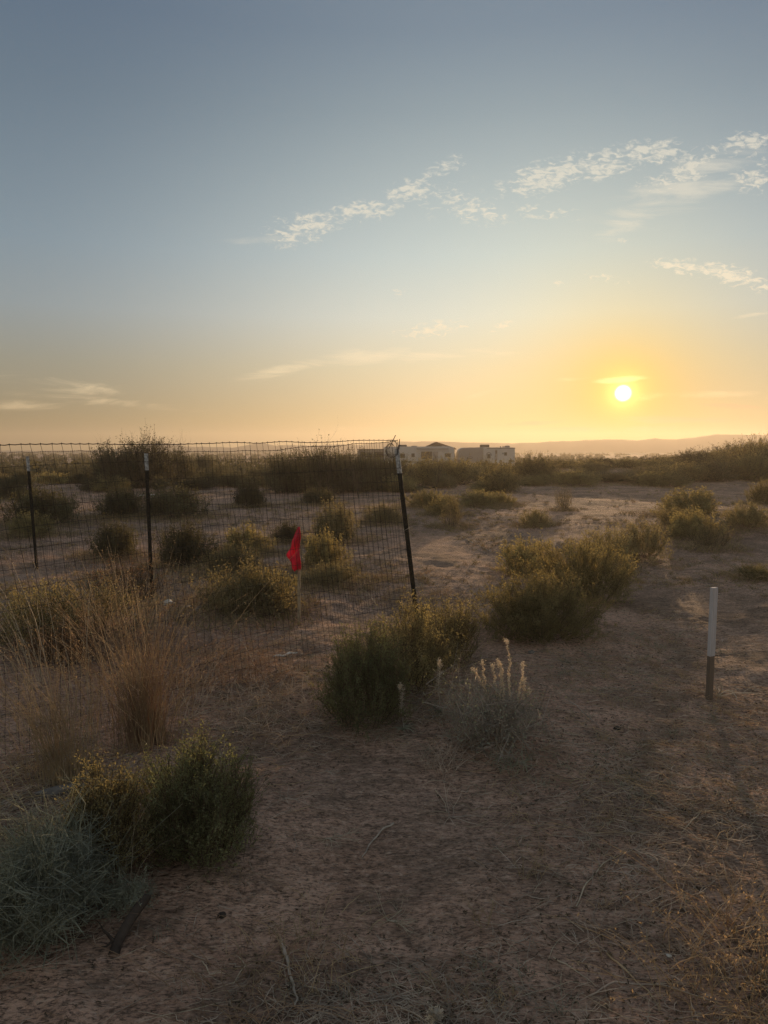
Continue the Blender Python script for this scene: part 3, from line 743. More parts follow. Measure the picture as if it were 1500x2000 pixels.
# lower left
big_bush(385, 1665, 215, 225, 21, 'dense dark green shrub in the lower left foreground', M['leaf_green'], .0088, (90, 2600, 42000), up=.9, sprig=.17)
big_bush(215, 1690, 170, 190, 22, 'yellowish green shrub between the dark green one and the silvery twiggy one', M['leaf_olive'], .0085, (70, 1900, 26000), up=.9, sprig=.2)
p = at(90, 1800); st, lv = shrub_geo(23, px_size(225, p), px_size(170, p), 110, 2100, 2000, .010, flat=.5, shell=.15, curl=1.5, sprig=.26, stem_r=.0036, up=.35, wide=.22)
plant('silvery_shrub', p, 'silvery grey twiggy shrub with curly stems in the bottom left corner', 'shrub', [('stem', st, M['leaf_grey']), ('foliage', lv, M['leaf_grey'])])
p = at(250, 1770); st, lv = shrub_geo(24, px_size(110, p), px_size(50, p), 26, 260, 1400, .010, flat=.6, curl=1.2, sprig=.4, stem_r=.0022, up=.2, wide=.22)
plant('silvery_shrub', p, 'small trailing patch of silvery twigs to the right of the big silvery shrub', 'shrub', [('stem', st, M['leaf_grey']), ('foliage', lv, M['leaf_grey'])])
# left, behind the near wire
big_bush(60, 1250, 190, 105, 25, 'green shrub at the left edge behind the near wire mesh', M['leaf_olive'], .014, (60, 1300, 14000))
big_bush(190, 1235, 230, 95, 26, 'brownish gold shrub behind the tall dry grass', M['leaf_gold'], .013, (70, 1400, 11000), up=.9)
big_bush(120, 1290, 130, 60, 27, 'rusty dried weed at the left behind the near wire', M['leaf_rust'], .010, (70, 900, 6000), up=.9, sprig=.25)
big_bush(240, 1175, 150, 80, 28, 'brown dry bush below the second fence post', M['leaf_rust'], .011, (60, 900, 5000), up=.9, sprig=.25)

def grass(px, py, hpx, n, seed, label, m, heads=6, **kw):
    p = at(px, py)
    return plant('dry_grass_clump', p, label, 'grass clump', [('stem', grass_geo(seed, n, px_size(hpx, p), heads=heads, **kw), m)])
grass(285, 1452, 400, 190, 31, 'tall straw coloured grass clump in front of the second fence post', M['straw'], lean=.30, base=.07, bias=(-.10, 0), r=.0012)
grass(275, 1455, 240, 170, 32, 'shorter reddish grass clump packed inside the tall straw clump', M['straw_red'], lean=.15, base=.05, bias=(-.02, 0), r=.0013)
grass(120, 1525, 290, 170, 33, 'yellow green grass clump crossing the near wire mesh at left', M['straw'], lean=.18, base=.06, bias=(-.14, 0))
grass(60, 1330, 200, 26, 34, 'sparse long grass stalks leaning left at the left edge', M['stem_pale'], lean=.16, base=.12, bias=(-.3, 0), r=.0019, heads=0)
grass(140, 1500, 400, 14, 35, 'few very long pale stalks fanning over the near wire mesh', M['stem_pale'], lean=.12, base=.05, bias=(-.22, 0), r=.0018, heads=3)
grass(205, 1300, 140, 120, 36, 'reddish seeding grass behind the tall straw clump', M['straw_red'], lean=.3, base=.12, heads=14)
grass(300, 1280, 120, 80, 37, 'low seeding grass right of the tall straw clump', M['straw_red'], lean=.4, base=.12, heads=10)
grass(180, 1420, 260, 45, 61, 'wispy straw grass between the tall clump and the yellow green one', M['straw'], lean=.3, base=.16, bias=(-.1, 0))
grass(60, 1440, 220, 35, 62, 'wispy straw grass at the left edge against the near wire', M['straw'], lean=.3, base=.16, bias=(-.1, 0))
grass(350, 1350, 110, 110, 63, 'low rusty grass along the fence right of the tall clump', M['straw_red'], lean=.5, base=.16, heads=8)
grass(430, 1290, 80, 120, 64, 'low rusty grass around the bent bleached stalk', M['straw_red'], lean=.6, base=.2, heads=8)
grass(250, 1240, 150, 90, 65, 'upright golden grass in front of the second post', M['straw'], lean=.25, base=.2, heads=8)
grass(90, 1250, 160, 70, 66, 'upright golden grass in front of the third post', M['straw'], lean=.25, base=.25, heads=8)
grass(560, 1370, 60, 120, 67, 'low dry weed mat just left of the dark green shrub by the post', M['twig'], lean=.9, base=.16, heads=3, droop=.7)
grass(470, 1420, 60, 110, 68, 'grey dry weed mat above the dark green foreground shrub', M['twig'], lean=.9, base=.16, heads=3, droop=.7)
grass(500, 1330, 80, 120, 38, 'low orange tinted dry grass left of the dark green shrub by the post', M['straw_red'], lean=.7, base=.14, heads=5)
grass(395, 1180, 60, 60, 39, 'thin dry grass between the second post and the gold edged shrub', M['straw'], lean=.4, base=.1, heads=5)

def twigs(px, py, specs, label, m, seed=0, r=.003, name='dead_plant', cat='plant', kids=3, depth=2, wig=.2, up=.05, spread=.6):
    p = at(px, py); P = []; Q = []
    for k, (dx, dy, dz, Lpx) in enumerate(specs):
        a, b = branch_paths(seed + k, (random.Random(k).uniform(-.01, .01), 0, -.005), (dx, dy, dz), px_size(Lpx, p), r, depth, kids, wig, spread, up=up); P.append(a); Q.append(b)
    P = np.concatenate(P); P[..., 2] = np.maximum(P[..., 2], .003)
    return plant(name, p, label, cat, [('stem', tubes(P, np.concatenate(Q)), m)])
twigs(372, 1405, [(.45, .1, 1, 120), (.1, 0, 1, 105), (-.15, .1, 1, 100), (-.3, 0, 1, 90), (.7, -.1, .8, 95)], 'bleached dead plant with forked pale twigs right of the tall straw grass', M['stem_white'], 100, .0028)
twigs(345, 1400, [(-.1, .1, 1, 110), (.05, 0, 1, 95)], 'thin pale dead stalks between the tall grass and the bleached dead plant', M['stem_pale'], 120, .0022)
twigs(240, 1745, [(.5, .2, .8, 130), (.8, 0, .5, 110), (.3, 0, 1, 100)], 'thin bare twigs arching in front of the dark green shrub', M['stem_pale'], 130, .0018, kids=2)

def spike_plant(px, py, hpx, lean, seed, label, heads=1, r=.0024):
    """a pale stalk set with fine pedicels and a fuzzy bent tip"""
    p = at(px, py); H = px_size(hpx, p); rng = np.random.default_rng(seed); K = 9
    t = np.linspace(0, 1, K); P = np.stack([lean * H * t ** 1.4 + .006 * np.sin(t * 7 + seed), .01 * np.sin(t * 5), H * t], -1)
    P[-1] += np.array([-.012, 0, -.006])
    n = 120; k = rng.uniform(.35, 1, n) * (K - 1); i0 = np.minimum(k.astype(int), K - 2); f = (k - i0)[:, None]
    B = P[i0] * (1 - f) + P[i0 + 1] * f; D = rng.normal(size=(n, 3)); D[:, 2] = np.abs(D[:, 2]) * .3 + .1; D /= np.linalg.norm(D, axis=1, keepdims=True)
    L = .020 * rng.uniform(.5, 1.2, (n, 1))
    Q = np.stack([B, B + D * L * .5, B + D * L + np.array([0, 0, .002])], 1)
    hN = 160; C = P[-1] + rng.normal(size=(hN, 3)) * np.array([.006, .006, .012]) - np.array([0, 0, .012])
    hd = leaves(C, rng.normal(size=(hN, 3)) + [0, 0, .6], rng.uniform(.004, .008, hN), rng.uniform(.002, .004, hN), rng)
    bl = 26; a = rng.uniform(0, 6.28, bl); tt = np.linspace(0, 1, 5)[None]
    LL = H * .35 * rng.uniform(.5, 1.1, bl)[:, None]
    BL = np.stack([np.cos(a)[:, None] * LL * tt, np.sin(a)[:, None] * LL * tt, LL * (.8 * tt - .75 * tt ** 2) + H * .06 * rng.uniform(0, 1, (bl, 1))], -1)
    return plant('flower_stalk', p, label, 'plant', [('stem', join([tubes(P[None], (r * (1 - .5 * t))[None], 5), tubes(Q, np.full((n, 3), .0011))]), M['stem_white']),
            ('flower_head', hd, M['flower']), ('leaf', tubes(BL, .0022 * (1 - .8 * tt) * np.ones((bl, 1))), M['leaf_grey'])])
spike_plant(857, 1395, 112, .02, 51, 'tall pale flower stalk with curled dry leaves, left of the spiky grey weed')
spike_plant(787, 1428, 100, -.03, 52, 'thin short pale stalk beside the dark green shrub base', r=.0016)
grass(858, 1500, 60, 60, 53, 'dried leafy tuft in front of the tall pale flower stalk', M['twig'], lean=.7, base=.05, heads=4)
spike_plant(848, 2015, 52, .12, 54, 'fuzzy pale seed head poking up at the bottom edge of the view', r=.003)
def grey_weed():
    p = at(952, 1440); s = px_size(1, p)
    st, lv = shrub_geo(61, 235 * s, 105 * s, 60, 420, 1900, .013, flat=.45, curl=1.3, sprig=.42, stem_r=.0048, up=.5, wide=.5, shell=.2)
    t = plant('grey_weed', p, 'grey dried weed with a crown of pale flower spikes, right of the tall pale stalk', 'plant', [('stem', st, M['bone_wood']), ('foliage', lv, M['leaf_grey'])])
    rng = np.random.default_rng(5)
    for k, (x, y, x0) in enumerate(((928, 1302, 955), (943, 1288, 948), (960, 1286, 972), (978, 1292, 984), (989, 1240, 996), (1021, 1284, 1010), (1027, 1325, 1020), (1036, 1340, 1028), (978, 1283, 975))):
        tip = np.array([(x - 952) * s, rng.uniform(-.04, .04), (1437 - y) * s * 1.0]); b = np.array([(x0 - 952) * s, rng.uniform(-.03, .03), 75 * s])
        K = 7; tt = np.linspace(0, 1, K)[:, None]; P = b + (tip - b) * tt + .004 * rng.normal(size=(K, 3)); P[-1, 0] -= .006
        n = 170; kk = rng.uniform(.05, 1, n) * (K - 1); i0 = np.minimum(kk.astype(int), K - 2); f = (kk - i0)[:, None]
        B = P[i0] * (1 - f) + P[i0 + 1] * f + rng.normal(size=(n, 3)) * .003
        hd = leaves(B, rng.normal(size=(n, 3)) + [0, 0, .3], rng.uniform(.009, .016, n), rng.uniform(.003, .006, n), rng)
        C = P[-1] + rng.normal(size=(60, 3)) * .007
        h2 = leaves(C, rng.normal(size=(60, 3)), rng.uniform(.005, .009, 60), rng.uniform(.003, .005, 60), rng)
        V, F = join([tubes(P[None], np.full((1, K), .0024)), hd, h2]); new_mesh('flower_spike', V, F, M['flower'], t)
grey_weed()
twigs(1040, 1402, [(.7, .2, .8, 100), (.4, 0, 1, 110), (.9, 0, .4, 90)], 'spindly twigs with tiny buds on the right side of the grey weed', M['twig'], 140, .0016, kids=4)
grass(1000, 1500, 50, 60, 41, 'small grey tuft of dry grass below the grey weed', M['leaf_grey'], lean=.8, base=.05, heads=0)
grass(1110, 1480, 60, 8, 42, 'few upright thin dry stems right of the grey weed', M['twig'], lean=.3, base=.006, heads=2)
twigs(1425, 1808, [(.1, .1, 1, 105), (-.15, 0, 1, 95), (.25, -.1, 1, 90), (0, .1, 1, 80)], 'small upright weed with fine stems near the lower right', M['straw'], 150, .0016, kids=5, spread=.35)
twigs(1280, 1780, [(.1, .1, 1, 75), (-.25, 0, 1, 60)], 'tiny dry sprig left of the upright weed near the lower right', M['twig'], 160, .0015, kids=4, spread=.4)
twigs(945, 1815, [(.1, .1, 1, 75), (-.6, 0, .9, 70), (.4, -.1, 1, 60), (-.2, 0, 1, 80)], 'faint dry sprig in the middle of the bare foreground sand', M['straw'], 170, .0013, kids=4, spread=.5)
twigs(1025, 1720, [(.3, .1, 1, 80), (-.4, 0, 1, 70), (.5, -.1, .6, 70), (-.2, .3, 1, 80), (.7, .2, .5, 60)], 'low airy dry weed centre right of the foreground', M['straw'], 180, .0014, kids=4, spread=.6)
grass(1460, 1950, 130, 160, 43, 'sprawling straw coloured weed in the bottom right corner', M['straw'], lean=.9, base=.12, heads=6, droop=.6)
grass(1480, 1840, 100, 60, 44, 'thin dry grass at the right edge above the bottom right weed', M['straw'], lean=.7, base=.08, heads=3, droop=.6)
grass(600, 1870, 60, 90, 45, 'flattened yellowish grass tuft beside the fallen grey stick', M['straw'], lean=1.2, base=.10, heads=0, droop=.8)
grass(500, 1960, 110, 110, 46, 'sprawling dull yellow grass at the bottom of the view near the fallen grey stick', M['straw_red'], lean=1.1, base=.14, heads=0, droop=.9)

rw = random.Random(5)
for k, (x, y, h, lab) in enumerate(((640, 1640, 60, 'flattened grey brown weed left of the forked looking stick'), (880, 1600, 70, 'flattened weed with fine dark twigs under the grey weed'),
        (1130, 1640, 70, 'loose tangle of dry twigs on the open sand right of centre'), (760, 1800, 60, 'matted pale dead weed on the bare foreground sand'), (1240, 1660, 90, 'sprawling dry weed with long thin runners right of centre'),
        (560, 1560, 70, 'dead twiggy weed right of the dark green shrub'), (430, 1480, 70, 'dry twigs above right of the dark green shrub'), (1330, 1850, 60, 'matted orange dry weed left of the bottom right corner weed'),
        (1420, 1640, 50, 'low dry weed on the rippled sand at the right'), (1380, 1480, 40, 'low bleached weed mat below the white topped stake'), (640, 1510, 60, 'faint dry weed below left of the dark shrub at the post'))):
    twigs(x, y, [(math.cos(a), math.sin(a), rw.uniform(.05, .35), h * rw.uniform(.8, 1.5)) for a in [rw.uniform(0, 6.28) for _ in range(9)]], lab, M['twig'] if k % 3 else M['stem_pale'], 400 + 20 * k, .0017, kids=3, depth=2, wig=.25, up=-.03, spread=.8)

# curved bleached stalks
def arc(px0, py0, px1, py1, hpx, r, label, m, K=9, name='bent_stalk'):
    a = at(px0, py0); b = at(px1, py1); h = px_size(hpx, a); t = np.linspace(0, 1, K)[:, None]
    P = np.array(tuple(a))[None] * (1 - t) + np.array(tuple(b))[None] * t; P[:, 2] += (h * (4 * t * (1 - t)))[:, 0] + .003
    P -= np.array(tuple(a)); P[0, 2] -= .01
    V, F = tubes(P[None], (r * (1 - .6 * t[:, 0]))[None], 5)
    o = new_mesh(name, V, F, m, smooth=True); o.location = a; return tag(o, label, 'stalk')
arc(497, 1300, 428, 1262, 40, .003, 'single bleached stalk bent in an arc left of the white strip', M['stem_pale'])
arc(739, 1190, 706, 1152, 8, .004, 'pale curved stalk behind the mesh near the leaning post', M['stem_pale'])
arc(724, 1190, 690, 1155, 5, .003, 'thinner curved stalk beside the pale one behind the mesh', M['stem_pale'])

def stick(pts, r, label, m, name='fallen_stick', lift=.006, cat='stick', knobs=0, seed=1):
    W = [at(x, y) for x, y in pts]; a = W[0]; P = []
    for i in range(len(W) - 1):
        for k in range(4): P.append(W[i].lerp(W[i + 1], k / 4))
    P.append(W[-1]); P = np.array([tuple(q) for q in P]); rng = np.random.default_rng(seed)
    P[:, 2] = ground_z(P[:, 0], P[:, 1]) + r * .6 + lift * np.sin(np.linspace(0, 6, len(P))) ** 2
    P[:, :2] += rng.normal(size=(len(P), 2)) * r * .5
    P -= np.array(tuple(a)); rad = r * np.linspace(1, .45, len(P)) * rng.uniform(.85, 1.15, len(P))
    V, F = tubes(P[None], rad[None], 7); o = new_mesh(name, V, F, m, smooth=True); o.location = a
    return tag(o, label, cat)
stick([(547, 1842), (560, 1880), (574, 1930), (580, 1968)], .006, 'grey weathered stick lying near the bottom, left of centre', M['bone_wood'])
stick([(768, 1612), (745, 1625), (725, 1650), (710, 1676)], .0045, 'pale forked looking stick on the sand in the middle foreground', M['bone_wood'])
stick([(1125, 1775), (1145, 1730), (1170, 1700), (1205, 1672)], .0028, 'thin curved stick lying right of centre in the foreground', M['stem_pale'])
stick([(850, 1545), (870, 1575), (873, 1590), (845, 1588)], .002, 'hair thin hooked twig on bare sand under the grey weed', M['stem_pale'])
stick([(920, 1470), (945, 1458), (990, 1450), (1020, 1430)], .004, 'stick lying at the foot of the grey weed', M['bone_wood'])
stick([(1110, 1370), (1140, 1395), (1170, 1420)], .003, 'short straight stick on sand right of the grey weed', M['bone_wood'])
stick([(1185, 1865), (1225, 1905), (1265, 1938), (1290, 1980)], .003, 'long thin straw lying toward the bottom right', M['straw'])
stick([(1080, 1875), (1130, 1905), (1165, 1930)], .002, 'faint thin straw left of the long one at bottom right', M['stem_pale'])
stick([(1150, 1950), (1200, 1925), (1290, 1928), (1400, 1960)], .003, 'long root like twig running across the bottom right sand', M['twig'])
stick([(1370, 1585), (1330, 1630), (1420, 1660)], .0022, 'thin bent straw on the rippled sand at right', M['stem_pale'])
stick([(395, 1880), (410, 1905), (440, 1905)], .002, 'thin pale straw arc on dark sand at lower left', M['stem_pale'])
stick([(455, 1925), (480, 1890), (462, 1870)], .002, 'short pale straw near the lower left grass', M['stem_pale'])
stick([(900, 1050), (960, 1080), (1010, 1075)], .008, 'dead branch lying on the flat right of the leaning post', M['bone_wood'])
stick([(800, 952), (840, 955), (872, 948)], .05, 'dark fallen branch at the edge of the brush left of the trailers', M['bark'])

def bark_stub():
    p = at(222, 1868); s = px_size(1, p)
    path = [(0, 0, 0), (-.0, .05, .02), (.012, .12, .045), (.03, .18, .07), (.05, .22, .09), (.056, .235, .085)]
    P = np.array([path]) * np.array([1, .7, .9]); rad = np.array([[.017, .016, .015, .016, .013, .005]])
    a, b = branch_paths(8, (0, .03, .02), (-.5, -.5, .1), .07, .007, 1, 2)
    V, F = join([tubes(P, rad, 9), tubes(a, b, 5)])
    new = new_mesh('bark_stub', V, F, M['bark'], smooth=True); new.location = p; tag(new, 'dark broken piece of bark branch at the foot of the silvery shrub', 'branch')
bark_stub()
def blob_obj(name, px, py, size, seed, label, cat, m, squash=(1, 1, .6)):
    import bmesh
    bm = bmesh.new(); bmesh.ops.create_icosphere(bm, subdivisions=3, radius=1); rng = np.random.default_rng(seed)
    o1 = rng.uniform(0, 50)
    for v in bm.verts:
        n = float(vnoise(v.co.x + o1, v.co.y * 1.3 + v.co.z * 2.1, .55, seed)); v.co *= 1 + n * .7
        v.co.x *= size[0] * squash[0]; v.co.y *= size[1] * squash[1]; v.co.z *= size[2] * squash[2]
    me = bpy.data.meshes.new(name); bm.to_mesh(me); bm.free(); me.materials.append(m)
    me.polygons.foreach_set('use_smooth', [True] * len(me.polygons))
    o = bpy.data.objects.new(name, me); COL.objects.link(o); p = at(px, py); o.location = p + Vector((0, 0, size[2] * .35)); o.rotation_euler[2] = rng.uniform(0, 3)
    return tag(o, label, cat)
b = blob_obj('white_chunk', 328, 1182, (.055, .04, .05), 2, 'white crumpled chunk of litter on the ground right of the second post foot', 'litter', M['bone']); b.rotation_euler[2] = 0
blob_obj('white_chunk', 367, 1186, (.03, .02, .015), 3, 'small flat white scrap right of the crumpled chunk', 'litter', M['bone'])
blob_obj('white_chunk', 278, 969, (.10, .08, .05), 4, 'white scrap far off above the long dark shrub, left of the second post', 'litter', M['bone'])
blob_obj('white_chunk', 298, 968, (.07, .06, .04), 5, 'white scrap far off above the long dark shrub, right of the second post', 'litter', M['bone'])
b = blob_obj('grey_stone', 118, 1548, (.085, .035, .03), 6, 'flat grey stone under the grass at the lower left', 'stone', M['stone'], (1, 1, .7)); b.rotation_euler[2] = .5
blob_obj('grey_stone', 240, 1568, (.03, .025, .03), 7, 'small pale stone beside the yellowish green shrub', 'stone', M['stone'])
blob_obj('dirt_clod', 432, 1790, (.014, .012, .012), 8, 'small dark clod on bare sand at lower left', 'clod', M['bark'])
blob_obj('dirt_clod', 1205, 1424, (.022, .018, .013), 9, 'dark clod on the open sand right of centre', 'clod', M['bark'])
blob_obj('dirt_clod', 1038, 1276, (.03, .022, .018), 10, 'clod on bare sand behind the spiky grey weed', 'clod', M['stone'])
blob_obj('dirt_clod', 1307, 1870, (.009, .007, .006), 12, 'tiny pale pebble in the lower right foreground', 'pebble', M['bone'])
for k, (x, y) in enumerate(((1335, 1585), (1242, 1512))):
    blob_obj('dirt_clod', x, y, (.012, .009, .008), 20 + k, ['small dark clod on rippled sand at right', 'small dark clod left of the rippled sand'][k], 'clod', M['bark'])
def strip():
    p = at(558, 1284); s = px_size(1, p); n = 16; V = []; F = []
    for i in range(n):
        u = i / (n - 1); w = .016 * (math.sin(u * math.pi) ** .5) * (1 + .3 * math.sin(u * 13)) + .002
        x = (u - .5) * 46 * s; z = .012 + .012 * u + .006 * math.sin(u * 12); y = (u - .5) * .08
        V += [(x, y - w, z), (x, y - w * .3, z + .008), (x, y + w * .6, z + .006), (x, y + w, z - .002)]
    for i in range(n - 1):
        for k in range(3):
            a = i * 4 + k; F.append((a, a + 4, a + 5, a + 1))
    o = py_mesh('white_strip', V, F, M['bone'], smooth=True); o.location = p
    md = o.modifiers.new('thickness', 'SOLIDIFY'); md.thickness = .006
    tag(o, 'white curled strip of litter lying behind the near mesh, left of the dark green shrub', 'litter')
strip()

# ------------------------------------------------------------ middle distance: shrubs share a few meshes, each is its own thing
def proto(seed, leafm, kind, n, leaf, **kw):
    st, lv = shrub_geo(seed, 1.0, .5 if kind == 'low' else .75, n[0], n[1], n[2], leaf, **kw)
    return [('stem', st, M['stem']), ('foliage', lv, leafm)]
PROTO = {}
def place(kind, px, py, wpx, hpx, label, rz=None, group=None, name='desert_shrub', cat='shrub', dist=None, seedrz=0):
    p = at(px, py) if dist is None else onpath(px, py, dist)
    w = px_size(wpx, p); h = px_size(hpx, p); base_h = {'low': .5, 'tall': .75}[KINDS[kind][1]]
    rz = random.Random(px * 7 + py + seedrz).uniform(0, 6.28) if rz is None else rz
    scl = (w, w * .9, h / base_h)
    if kind not in PROTO:
        parts = proto(KINDS[kind][0], KINDS[kind][2], KINDS[kind][1], KINDS[kind][3], KINDS[kind][4], **KINDS[kind][5])
        PROTO[kind] = plant(name, p, label, cat, parts, group, rz, scl); return PROTO[kind]
    o = dup(PROTO[kind], p, rz, scl, label, group, cat); o.name = name; return o
KINDS = {
 'olive_a': (201, 'low', M['leaf_olive'], (70, 1100, 13000), .028, dict(up=.6, flat=.5)),
 'olive_b': (202, 'low', M['leaf_olive'], (70, 1100, 13000), .028, dict(up=.8, flat=.45, sprig=.17)),
 'gold_a': (203, 'low', M['leaf_gold'], (80, 1300, 12000), .026, dict(up=.9, flat=.5, sprig=.2)),
 'dark_a': (204, 'low', M['leaf_dark'], (80, 1300, 13000), .030, dict(up=1.2, flat=.7, sprig=.3)),
 'dark_b': (205, 'low', M['leaf_dark'], (80, 1300, 13000), .030, dict(up=1.2, flat=.65, sprig=.3)),
 'brush_a': (206, 'tall', M['leaf_dark'], (60, 1300, 14000), .028, dict(up=.6, flat=.55, sprig=.22, stem_r=.006)),
 'brush_b': (207, 'tall', M['leaf_dark'], (60, 1300, 12000), .028, dict(up=.9, flat=.5, sprig=.28, stem_r=.006)),
 'brush_c': (208, 'tall', M['leaf_olive'], (60, 1300, 13000), .026, dict(up=.8, flat=.6, sprig=.25, stem_r=.006)),
 'pale': (209, 'tall', M['leaf_gold'], (40, 400, 2200), .028, dict(up=.7, flat=.5, sprig=.35, stem_r=.006)),
}
L = [
 ('gold_a', 485, 1200, 175, 95, 'gold edged shrub in front of the red flag, left of the lath'),
 ('olive_b', 520, 1185, 110, 70, 'olive shrub right behind the gold edged one, touching the lath'),
 ('dark_a', 362, 1108, 105, 72, 'dark tipped shrub just right of the second fence post'),
 ('olive_a', 480, 1082, 95, 55, 'rounded olive shrub left of the red flag, upper one'),
 ('gold_a', 455, 1122, 110, 58, 'golden shrub below the rounded olive one left of the flag'),
 ('olive_a', 632, 1112, 92, 72, 'rounded shrub close behind and right of the red flag'),
 ('gold_a', 655, 1058, 110, 75, 'yellow tipped tall shrub up behind the one right of the flag'),
 ('gold_a', 645, 1142, 115, 42, 'low spreading shrub below right of the red flag'),
 ('dark_a', 562, 1060, 55, 34, 'small dark shrub just left above the red flag'),
 ('dark_b', 222, 1090, 90, 58, 'dark shrub to the left of the second fence post, nearest there'),
 ('dark_a', 238, 1010, 88, 48, 'long dark shrub left half, behind the second fence post'),
 ('dark_b', 338, 1010, 125, 50, 'long dark shrub right half, behind and right of the second fence post'),
 ('dark_b', 85, 1026, 125, 58, 'dark shrub immediately right of the third fence post'),
 ('dark_a', 28, 975, 60, 34, 'small dark shrub at the left edge behind the third post'),
 ('olive_a', 60, 1048, 90, 40, 'faint low shrub under the dark one by the third post'),
 ('dark_a', 487, 992, 66, 42, 'small dark upright shrub on the flat left of centre'),
 ('gold_a', 748, 1022, 75, 38, 'low yellow shrub left of the leaning post, halfway up'),
 ('dark_b', 620, 985, 80, 26, 'low brown shrub on the flat above the yellow tipped one'),
 ('olive_b', 838, 992, 82, 34, 'flat topped low shrub just right of the leaning post'),
 ('olive_a', 868, 1006, 66, 38, 'low shrub beside the pale wispy plant right of the leaning post'),
 ('olive_a', 930, 988, 100, 30, 'low spreading shrub under the rounded nosed trailer'),
 ('olive_b', 975, 988, 60, 26, 'small low shrub at the right end of the spreading ones'),
 ('pale', 880, 1030, 55, 66, 'pale wispy dried plant right of the leaning post'),
 ('pale', 1100, 998, 35, 44, 'pale wispy plant in the sun glare, left of the sunbeam'),
 ('gold_a', 1045, 1030, 55, 34, 'faint low golden tuft in the glare above the backlit cluster'),
 ('olive_b', 1345, 1008, 135, 48, 'broad low shrub in glare on the right, rear one'),
 ('olive_a', 1350, 1052, 95, 50, 'rounded shrub in glare on the right, in front of the broad one'),
 ('gold_a', 1320, 1030, 70, 35, 'golden shrub between the two in the glare on the right'),
 ('pale', 1385, 1075, 70, 48, 'pale twiggy plant in front of the rounded shrub on the right'),
 ('gold_a', 1460, 1030, 85, 42, 'low gold shrub near the right edge'),
 ('olive_b', 1495, 985, 60, 40, 'green shrub cut by the right edge, lower one'),
 ('olive_a', 1478, 938, 80, 42, 'leafy shrub at the right edge below the brush ridge'),
 ('olive_a', 1480, 1130, 80, 22, 'flat weedy patch at the right edge above the stake'),
 ('dark_b', 950, 955, 40, 22, 'small brush clump below the rounded nosed trailer'),
 ('dark_b', 400, 930, 55, 36, 'dark rounded shrub far off between posts and dead branches'),
 ('olive_b', 1120, 948, 90, 28, 'low shrub in the glare at the foot of the brush ridge, left'),
 ('olive_b', 1290, 950, 100, 26, 'low shrub in the glare at the foot of the brush ridge, right'),
]
for it in L: place(*it)
# tall brush (mesquite), individually placed
B = [
 ('brush_a', 225, 955, 110, 78, 'dark mesquite bush left of the second post, left lobe'),
 ('brush_b', 290, 952, 120, 82, 'tall dark mesquite bush behind the second post, bare twigs above the wire'),
 ('brush_a', 350, 948, 80, 66, 'right lobe of the dark mesquite behind the second post'),
 ('brush_a', 560, 962, 110, 74, 'left end of the wide dark brush behind the mesh, centre'),
 ('brush_b', 630, 964, 120, 80, 'wide dark brush behind the mesh, below the tallest bare twigs'),
 ('brush_a', 700, 960, 120, 74, 'wide dark brush behind the mesh, in front of the grey trailer'),
 ('brush_b', 762, 955, 100, 62, 'brush hugging the leaning post top, in front of the white trailer'),
 ('brush_c', 830, 948, 110, 50, 'olive brush in front of the white travel trailer, left'),
 ('brush_c', 890, 945, 110, 46, 'olive brush in front of the white travel trailer, right'),
 ('brush_c', 985, 962, 85, 50, 'rounded olive brush in front of the rounded nosed trailer, lowest'),
 ('brush_c', 945, 938, 70, 36, 'olive brush hiding the wheels of the rounded nosed trailer'),
 ('brush_c', 1045, 935, 100, 42, 'brush right of the trailers, first in the glare'),
]
for it in B: place(*it, name='mesquite_bush', cat='bush')
# bare twigs poking out of the brush
def bare(px, py, hpx, seed, label, dist, spreadx=.3):
    p = onpath(px, py, dist); H = px_size(hpx, p); P = []; Q = []
    for k in range(5):
        a, b = branch_paths(seed + k, (0, 0, 0), (random.Random(seed + k).uniform(-spreadx, spreadx), 0, 1), H * random.Random(k + seed).uniform(.6, 1), .012, 2, 4, .16, .55, up=.10); P.append(a); Q.append(b)
    plant('bare_branches', p, label, 'branches', [('branch', tubes(np.concatenate(P), np.concatenate(Q)), M['stem'])])
bare(628, 958, 100, 300, 'tall bare forked branches rising above the wire left of the leaning post', 24)
bare(290, 950, 82, 310, 'bare leafless branches above the mesquite behind the second post', 26, .5)
bare(215, 952, 78, 320, 'bare twigs at the left end of the mesquite by the second post', 26, .4)
bare(345, 948, 74, 330, 'bare twigs at the right end of the mesquite by the second post', 26, .5)
bare(700, 955, 90, 340, 'bare twigs standing before the grey trailer', 23, .5)
bare(560, 950, 66, 350, 'low bare twigs left of the tall forked branches', 26, .6)
bare(850, 945, 55, 360, 'thin bare twigs crossing the dark square trailer window', 27, .4)
bare(962, 932, 40, 370, 'small leafless bush crossing the rounded nosed trailer', 34, .5)
# the brush ridge on the right, in the glare
rng = random.Random(77)
names = []
k = 0
for row, (d0, top0) in enumerate(((33, 0), (38, 0), (44, 0))):
    x = 1015 + row * 22
    while x < 1560:
        d = d0 + rng.uniform(-1.5, 1.5)
        rise = max(0, min(1, (x - 1250) / 250))
        w = rng.uniform(70, 115) ; h = (20 + 36 * rise) * rng.uniform(.8, 1.12) - row * 4
        place('brush_c' if (k + row) % 3 else 'brush_a', int(x), 930, w, h, 'bush in the thick brush ridge on the right, one of many merging in the glare', name='ridge_bush', cat='bush',
              group='bushes merging in the brush ridge on the right', dist=d)
        x += rng.uniform(48, 72); k += 1
